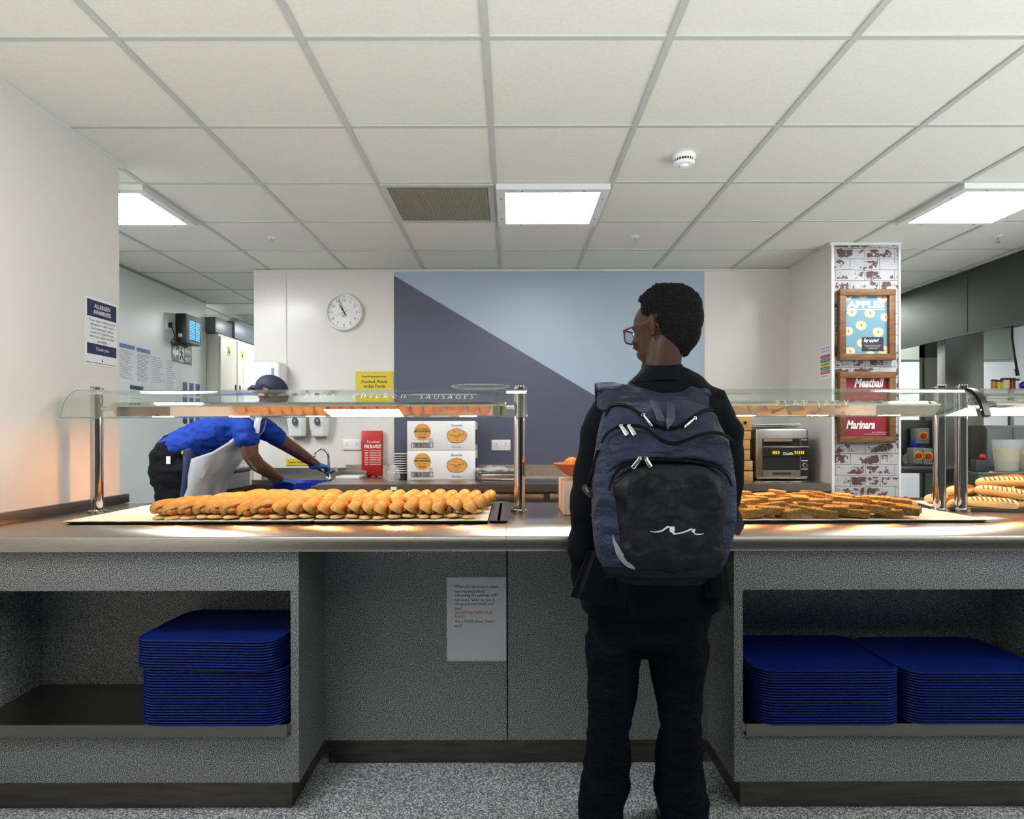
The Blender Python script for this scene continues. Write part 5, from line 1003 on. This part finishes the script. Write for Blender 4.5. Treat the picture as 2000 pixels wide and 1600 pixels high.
# ------------------------------------------------------------ the backpack
pk = thing('backpack', 'navy school backpack with silver zip pulls and a white wave mark, worn by the boy', 'backpack', (.385, 1.66, .85))
rowsB = [(778, 1206, 1378, .026), (790, 1194, 1394, .044), (812, 1182, 1408, .066), (850, 1172, 1420, .086), (900, 1163, 1428, .103), (960, 1158, 1431, .114), (1020, 1158, 1427, .119), (1065, 1162, 1418, .119), (1095, 1168, 1410, .113), (1118, 1182, 1402, .102), (1132, 1204, 1388, .085)]
YBK = 1.782
def zof(py): return CZ-(py-VY)*1.64/F
RZ = [(zof(y), (l-VX)*1.66/F, (r-VX)*1.66/F, hd) for y, l, r, hd in rowsB]
def sect(z):
    z = min(max(z, RZ[-1][0]), RZ[0][0])
    for a, c in zip(RZ, RZ[1:]):
        if a[0] >= z >= c[0]:
            t = (a[0]-z)/(a[0]-c[0]); t = t; l, r, hd = (a[i]+(c[i]-a[i])*t for i in (1, 2, 3)); return (l+r)/2, (r-l)/2, hd
def fold(x, z): return .007*noise.noise(Vector((x*13, z*22, 4)))+.0025*noise.noise(Vector((x*30, z*45, 9)))+.004*math.sin(z*55+5*noise.noise(Vector((x*6, z*4, 0))))*max(0, min(1, (z-1.12)*9))
EE = 3.2
def BS(px, py, off=0.):
    Y = 1.56
    for _ in range(6):
        X = (px-VX)*Y/F; Z = CZ-(py-VY)*Y/F; cx, hw, hd = sect(Z); u = max(-.995, min(.995, (X-cx)/hw)); Y = YBK-hd-hd*(1-abs(u)**EE)**(1/EE)-fold(X, Z)
    n = Vector((u*abs(u)**1.5*.8, -1, 0)).normalized(); return Vector((X, Y, Z))+n*off
b = MB(); NZ, NT = 70, 96; rings = []
for i in range(NZ+1):
    z = RZ[0][0]+(RZ[-1][0]-RZ[0][0])*i/NZ; cx, hw, hd = sect(z); ring = []
    for j in range(NT):
        th = 2*PI*j/NT; c_, s_ = math.cos(th), math.sin(th); x = cx+hw*math.copysign(abs(c_)**(2/EE), c_); y = YBK-hd+hd*math.copysign(abs(s_)**(2/EE), s_)
        if s_ < 0: y -= fold(x, z)
        ring.append(Vector((x, y, z)))
    rings.append(ring)
def shrink(r, k, dz): c_ = sum(r, Vector())/len(r); return [c_+(p-c_)*k+Vector((0, 0, dz)) for p in r]
rings = [shrink(rings[0], .7, .010), shrink(rings[0], .93, .006)]+rings+[shrink(rings[-1], .92, -.012), shrink(rings[-1], .6, -.018)]
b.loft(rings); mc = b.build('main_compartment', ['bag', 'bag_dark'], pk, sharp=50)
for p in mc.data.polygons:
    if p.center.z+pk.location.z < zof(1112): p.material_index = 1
def patch(name, m, left, right, top_, bottom, bulge, parent=pk, nu=36, nv=30, base=.002, seed=0, wr=0):
    """left/right/top/bottom: outline functions in picture pixels, laid on the bag's own surface"""
    b = MB(); A, Bk = [], []
    for j in range(nv+1):
        v = j/nv; ra, rb = [], []
        for i in range(nu+1):
            u = i/nu; y = top_(u)+(bottom(u)-top_(u))*v; x = left(v)+(right(v)-left(v))*u
            e = min(1, min(u, 1-u, )*9)**.5*min(1, min(v, 1-v)*8)**.5
            ra.append(BS(x, y, base+bulge*e+wr*noise.noise(Vector((u*5+seed, v*4, seed))))); rb.append(BS(x, y, -.006))
        A.append(ra); Bk.append(rb)
    va = [[b.bm.verts.new(p) for p in r] for r in A]; vb = [[b.bm.verts.new(p) for p in r] for r in Bk]
    for j in range(nv):
        for i in range(nu): b._f([va[j][i], va[j][i+1], va[j+1][i+1], va[j+1][i]]); b._f([vb[j][i], vb[j+1][i], vb[j+1][i+1], vb[j][i+1]])
    for j in range(nv): b._f([va[j][0], va[j+1][0], vb[j+1][0], vb[j][0]]); b._f([va[j][nu], vb[j][nu], vb[j+1][nu], va[j+1][nu]])
    for i in range(nu): b._f([va[0][i], vb[0][i], vb[0][i+1], va[0][i+1]]); b._f([va[nv][i], va[nv][i+1], vb[nv][i+1], vb[nv][i]])
    return b.build(name, m, parent, sharp=60)
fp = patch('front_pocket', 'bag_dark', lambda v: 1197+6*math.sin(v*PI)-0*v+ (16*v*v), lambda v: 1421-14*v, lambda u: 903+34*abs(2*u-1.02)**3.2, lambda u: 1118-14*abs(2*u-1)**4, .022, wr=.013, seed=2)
patch('upper_pocket', 'bag', lambda v: 1188-4*v, lambda v: 1424, lambda u: 842+22*math.exp(-((u-.57)/.16)**2)+14*abs(2*u-1)**4, lambda u: 899+26*abs(2*u-1)**4, .010, wr=.010, seed=7)
patch('base_band', 'bag_dark', lambda v: 1172+14*v, lambda v: 1410-10*v, lambda u: 1107+6*math.sin(PI*u), lambda u: 1129+3*math.sin(PI*u), .003, nv=6)
def zipper(pts, off, r=.0024):
    q = [Vector(p) for p in pts]; o = []
    for i in range(len(q)-1):
        for k in range(6):
            t = k/6; a0, a1, a2, a3 = q[max(i-1, 0)], q[i], q[i+1], q[min(i+2, len(q)-1)]
            o.append(.5*((2*a1)+(a2-a0)*t+(2*a0-5*a1+4*a2-a3)*t*t+(3*a1-a0-3*a2+a3)*t**3))
    o.append(q[-1]); z = MB().tube([BS(p.x, p.y, off) for p in o], r, 8); z.tube([BS(p.x, p.y-3.2, off-.001) for p in o], r*.75, 6); return z.build('zip', 'zip', pk)
zipper([(1184, 812), (1192, 797), (1208, 792), (1230, 797), (1256, 815), (1278, 832), (1302, 839), (1326, 835), (1348, 820), (1368, 806), (1388, 802), (1404, 810)], .005, .0028)
zipper([(1182, 866), (1190, 850), (1206, 838), (1228, 833), (1252, 836), (1272, 848), (1290, 862), (1314, 868), (1340, 860), (1366, 850), (1392, 848), (1412, 857), (1422, 872)], .021, .0028)
zipper([(1192, 958), (1197, 938), (1210, 918), (1236, 905), (1270, 899), (1310, 899), (1350, 903), (1390, 912), (1412, 928), (1422, 950)], .013, .003)
def pull(x0, y0, x1, y1, off, w_=.0042):
    a, c = BS(x0, y0, off), BS(x1, y1, off); d = (c-a).normalized(); s_ = d.cross(Vector((0, -1, 0))).normalized(); b = MB()
    b.limb([a, a.lerp(c, .12), a.lerp(c, .85), c], [(w_*.55, .0018), (w_*.8, .0018), (w_, .0018), (w_*.8, .0018)], side=s_, n=14, e=2.6); b.tube([a+s_*.005, a-d*.005, a-s_*.005], .002, 6); o = b.build('zip_pull', 'silver', pk)
    MB().ell(a.lerp(c, .82)+Vector((0, -.0019, 0)), (.0016, .0006, .0016), n=10, k=5).build('pull_hole', 'zip', o)
pull(1216, 833, 1226, 850, .026, .0058); pull(1229, 833, 1239, 850, .026, .0058); pull(1247, 896, 1235, 914, .026, .0055); pull(1259, 896, 1267, 912, .026, .0055)
pull(1256, 812, 1272, 833, .010, .0034); pull(1354, 818, 1335, 835, .010, .0034)
def band(pts, w_, th, name, m, parent=pk, side=(1, 0, 0)): return MB().limb(pts, [(w_, th)]*len(pts), side=side, n=12, e=4).build(name, m, parent)
band([P(1275, 783, 1.73), P(1283, 800, 1.66), P(1292, 822, 1.60), P(1302, 833, 1.57), P(1310, 820, 1.60), P(1311, 800, 1.66), P(1308, 783, 1.73)], .0105, .0018, 'grab_loop', 'webbing')
# yoke and shoulder straps
b = MB(); tp = [(1167, 792), (1168, 764), (1178, 751), (1215, 750), (1252, 758), (1293, 764), (1335, 761), (1350, 752), (1368, 760), (1385, 770)]; bt = [(1180, 800), (1190, 808), (1205, 812), (1230, 815), (1260, 822), (1293, 826), (1328, 822), (1350, 816), (1372, 808), (1386, 798)]
rows = []
for j in range(9):
    v = j/8; row = []
    for i in range(37):
        u = i/36*9; k = min(int(u), 8); f_ = u-k; q = Vector(tp[k]).lerp(Vector(tp[k+1]), f_).lerp(Vector(bt[k]).lerp(Vector(bt[k+1]), f_), v)
        row.append(P(q.x, q.y, 1.815-.115*v**.8-.012*math.sin(PI*v)+.003*noise.noise(Vector((u*2, v*3, 0)))))
    rows.append(row)
b.loft([r+[p+Vector((0, .012, -.004)) for p in r[::-1]] for r in rows]); b.build('yoke', 'bag', pk, sharp=60)
for s_, (x0, x1) in ((-1, (1188, 1195)), (1, (1362, 1385))):
    a = P(x0, 757 if s_ < 0 else 764, 1.815); X = a.x
    pts = [a+Vector((0, -.03, -.012)), a, a+Vector((0, .05, .012)), a+Vector((-.01*s_, .12, -.02)), a+Vector((-.015*s_, .165, -.10)), Vector((X-.01*s_, 2.04, 1.22)), Vector((X+.01*s_, 2.03, 1.12)), Vector((X+.055*s_, 1.95, 1.05)), Vector((X+.045*s_, 1.84, 1.0)), Vector((X+.0*s_, 1.76, .95))]
    MB().limb(pts, [(.032, .007)]*5+[(.026, .006), (.018, .004), (.012, .003), (.011, .003), (.011, .003)], side=(1, 0, 0), n=14, e=4).build('shoulder_strap', 'bag', pk)
# side straps with buckles
band([BS(1170, 880, .006), P(1162, 905, 1.66), P(1153, 935, 1.68), P(1147, 955, 1.70)], .005, .0016, 'side_strap', 'bag_dark')
band([P(1150, 960, 1.69), P(1160, 970, 1.66), P(1175, 975, 1.62), P(1188, 990, 1.60)], .006, .0016, 'side_strap', 'bag_dark')
MB().limb([P(1140, 950, 1.69), P(1147, 960, 1.685), P(1156, 970, 1.68)], [(.008, .004), (.010, .005), (.007, .004)], side=(1, 0, 1), n=12, e=3).build('buckle', 'rubber', pk); MB().tube([P(1144, 953, 1.683), P(1149, 962, 1.678)], .0022, 6).build('buckle_shine', 'silver', pk)
band([P(1424, 975, 1.66), P(1434, 992, 1.67), P(1443, 1012, 1.68), P(1447, 1035, 1.69)], .008, .0018, 'side_strap', 'bag'); band([P(1432, 985, 1.665), P(1436, 1010, 1.67), P(1430, 1038, 1.68)], .010, .0018, 'side_strap', 'bag_dark')
MB().limb([P(1440, 1008, 1.68), P(1444, 1026, 1.68), P(1437, 1044, 1.68)], [(.011, .006), (.013, .007), (.010, .004)], side=(1, 0, 0), n=12, e=3).build('buckle', 'rubber', pk)
MB().ell(P(1428, 1018, 1.665), (.003, .002, .006)).build('strap_adjuster', 'silver', pk)
# white wave mark and reflective flash on the pocket
def flat_ribbon(cp, name, m, off):
    b = MB(); A, D = [], []
    for x, y, w_, ang in cp:
        n_ = Vector((math.cos(R(ang)), math.sin(R(ang)))); A.append(BS(x+n_.x*w_, y+n_.y*w_, off)); D.append(BS(x-n_.x*w_, y-n_.y*w_, off))
    k = len(cp); va = [b.bm.verts.new(p) for p in A]; vd = [b.bm.verts.new(p) for p in D]; vA = [b.bm.verts.new(p+Vector((0, .002, 0))) for p in A]; vD = [b.bm.verts.new(p+Vector((0, .002, 0))) for p in D]
    for i in range(k-1): b._f([va[i], va[i+1], vd[i+1], vd[i]]); b._f([vA[i], vD[i], vD[i+1], vA[i+1]]); b._f([va[i], vA[i], vA[i+1], va[i+1]]); b._f([vd[i], vd[i+1], vD[i+1], vD[i]])
    return b.build(name, m, fp, sharp=60)
flat_ribbon([(1265, 1035, .3, 90), (1273, 1036.5, .9, 90), (1281, 1036, 1.2, 80), (1288, 1034, 1.3, 60), (1294, 1029.5, 1.4, 45), (1300, 1026, 2.2, 30), (1306, 1026, 5.0, 0), (1307, 1032, 4.8, 0), (1306.5, 1037, 4.2, 10), (1308, 1039.5, 2.2, 60), (1314, 1039.8, 1.3, 90), (1322, 1038.6, 1.1, 80), (1330, 1036.5, 1.2, 70), (1338, 1033.5, 1.3, 60), (1344, 1030.5, 1.8, 40), (1348, 1031, 3.2, 0), (1346.5, 1036, 2.8, 0), (1348, 1039.5, 1.8, 50), (1353, 1041, 1.2, 85), (1360, 1041, .9, 95), (1366, 1039.5, .3, 100)], 'wave_mark', 'logo', .0285)
flat_ribbon([(1201, 1043, .4, 0), (1203.5, 1056, 2.4, 0), (1207, 1064, 3.6, -20), (1211, 1076, 5.2, -15), (1217, 1087, 5.6, -20), (1222, 1095, 5.0, -25), (1230, 1102, 4.6, -45), (1240, 1109, .8, -50)], 'reflective_flash', 'reflective', .022)

# ------------------------------------------------------------ the cook
ck = thing('person', 'person in blue polo shirt, navy cap and clear apron bending over the sink', 'person', (-2.1, 4.1, 0))
def W(x, y, d=4.1): return P(x, y, d)
b = MB(); chm = head(b, W(529, 772, 4.08), -82, -28, .98)
b.limb([W(498, 818), W(512, 802), W(524, 785)], [(.062, .058), (.055, .052), (.055, .052)], side=(0, 1, 0), n=18)
b.limb([W(352, 896), W(375, 876), W(410, 856), W(450, 840), W(485, 828), W(500, 818)], [(.13, .10), (.13, .095), (.13, .09), (.14, .09), (.135, .085), (.08, .07)], side=(0, 1, 0), n=26)
NA = [W(480, 838, 3.96), W(486, 862, 3.92), W(489, 888, 3.92), W(503, 907, 3.97), W(526, 922, 4.10), P(547, 936, 4.26)]; FA = [W(505, 828, 4.26), W(545, 858, 4.34), P(560, 868, 4.38), P(577, 879, 4.45), P(600, 895, 4.55), P(620, 908, 4.66)]
for A in (NA, FA): b.limb(A, [.060, .056, .049, .046, .039, .028], side=(0, 1, 0), n=16)
nd, fd = (P(590, 944, 4.38)-NA[-1]), (P(645, 913, 4.76)-FA[-1])
hand(b, NA[-1], nd, (-.2, .1, -1), side=1, curl=20); hand(b, FA[-1], fd, (0, .1, -1), side=1, curl=38)
for dy, x0 in ((-.09, 345), (.09, 352)):
    b.limb([W(x0, 910, 4.1+dy), W(x0-2, 985, 4.1+dy), W(x0+4, 1060, 4.1+dy), W(x0-4, 1150, 4.1+dy), W(x0-4, 1205, 4.1+dy)], [.095, .085, .065, .06, .04], n=16); e = W(x0-4, 1205, 4.1+dy); e.z = .04; b.limb([e+Vector((-.03, 0, 0)), e+Vector((.05, 0, .0)), e+Vector((.16, 0, -.01))], [(.035, .035), (.04, .035), (.03, .02)], side=(0, 1, 0), n=12)
cb = b.build('body', 'skin_cook', ck); remesh(cb, .0065, 4); eyes(chm, cb, .98)
for A, d, n_, c_ in ((NA, nd, (-.2, .1, -1), 20), (FA, fd, (0, .1, -1), 38)):
    b = MB(); hand(b, A[-1], d, n_, side=1, infl=.003, curl=c_); dn = d.normalized(); b.limb([A[-1]-dn*.055, A[-1]-dn*.03, A[-1]], [.037, .034, .030], n=14); g = b.build('glove', 'glove', ck); remesh(g, .005, 1, wr=((40, 40, 40), .002, 2))
b = MB(); b.limb([W(340, 888), W(375, 868), W(412, 852), W(450, 842), W(482, 831), W(500, 820)], [(.172, .125), (.168, .122), (.165, .122), (.175, .125), (.168, .112), (.10, .08)], side=(0, 1, 0), n=30)
b.limb([W(470, 832, 3.99), W(484, 852, 3.92), W(487, 864, 3.91)], [.078, .072, .067], side=(0, 1, 0), n=18); b.limb([W(498, 825, 4.22), W(532, 848, 4.31), W(547, 858, 4.35)], [.076, .068, .062], side=(0, 1, 0), n=18)
sh = b.build('shirt', 'shirt_blue', ck); remesh(sh, .007, 3, wr=((12, 8, 12), .016, 4))
txt('Team', W(497, 823, 3.84), sh, 'white', w=8*4/F, h=3*4/F, name='chest_print') if False else None
b = MB(); b.limb([W(345, 862), W(348, 885), W(349, 912), W(350, 940)], [(.165, .10), (.188, .15), (.192, .165), (.185, .16)], side=(0, 1, 0), n=30)
for dy, x0 in ((-.10, 348), (.10, 352)): b.limb([W(x0, 915, 4.1+dy), W(x0, 985, 4.1+dy), W(x0+4, 1060, 4.1+dy), W(x0-4, 1150, 4.1+dy), W(x0-4, 1200, 4.1+dy)], [(.14, .11), (.135, .1), (.10, .08), (.09, .07), (.08, .06)], n=20)
ct = b.build('trousers', 'trouser_cook', ck); remesh(ct, .008, 3, wr=((8, 8, 14), .010, 6))
fy = 3.902; bx('care_label', 'white', W(325, 0, fy).x, W(333, 0, fy).x, fy-.004, fy, W(0, 905, fy).z, W(0, 890, fy).z, ct); bx('yellow_tag', 'yellow', W(355, 0, fy).x, W(357, 0, fy).x, fy-.004, fy+.01, W(0, 886, fy).z, W(0, 879, fy).z, ct)
b = MB().limb([W(316, 868, 3.96), W(306, 895, 3.95), W(300, 915, 3.96), W(293, 917, 3.96)], [(.012, .004)]*4, side=(0, 1, 0), n=10); b.build('apron_string', 'trouser_cook', ck)
def sheet(name, m, rows, th=.002, wr=.006):
    b = MB(); R_ = []
    for j, (xs, xf, y, hy) in enumerate(rows):
        r = []
        for i in range(25):
            a = -PI/2+PI*i/24; yy = 4.1+hy*math.sin(a); px = xs+(xf-xs)*max(0, math.cos(a))**.7; p = P(px, y, 4.1); p.y = yy; p.x += wr*noise.noise(Vector((i*.5, j*.9, 1))); p.x = p.x; r.append(p)
        R_.append(r)
    # keep the pixel columns honest for the near edge
    va = [[b.bm.verts.new(p) for p in r] for r in R_]
    for A, D in zip(va, va[1:]):
        for i in range(24): b._f([A[i], A[i+1], D[i+1], D[i]])
    o = b.build(name, m, ck, recalc=False); md = o.modifiers.new('s', 'SOLIDIFY'); md.thickness = th; return o
sheet('tabard', 'navy', [(392, 400, 866, .10), (386, 405, 878, .188), (388, 410, 905, .195), (384, 405, 940, .195), (380, 402, 985, .2), (378, 400, 1040, .2)])
sheet('apron', 'apron', [(500, 516, 812, .10), (490, 508, 840, .13), (470, 486, 862, .17), (440, 474, 880, .19), (405, 468, 893, .20), (402, 458, 908, .205), (400, 444, 925, .205), (396, 432, 945, .21), (390, 427, 970, .21), (388, 424, 1000, .21), (386, 424, 1060, .21)], wr=.02)
b = MB(); b.limb([P(512, 802, 3.98), P(503, 822, 3.93), P(500, 845, 3.92)], [(.02, .005)]*3, side=(1, 0, 0), n=8); b.build('apron_strap', 'apron', ck)
b = MB(); b.ell((0, -.014, .042), (.088, .106, .088), n=36, k=22); b.limb([(0, -.08, .01), (0, -.125, -.01), (0, -.14, -.03)], [(.03, .02), (.028, .018), (.02, .01)], n=12)
for v in b.bm.verts: v.co = chm @ (v.co*.98)
cp_ = b.build('cap', 'cap', ck); im = chm.inverted(); off = Vector(ck.location)
for v in cp_.data.vertices:
    q = im @ (v.co+off)
    if (q.z < .030 and q.y > -.05) : v.co = chm @ (Vector((q.x*.80, -.014+(q.y+.014)*.80, max(q.z, .0)))) - off
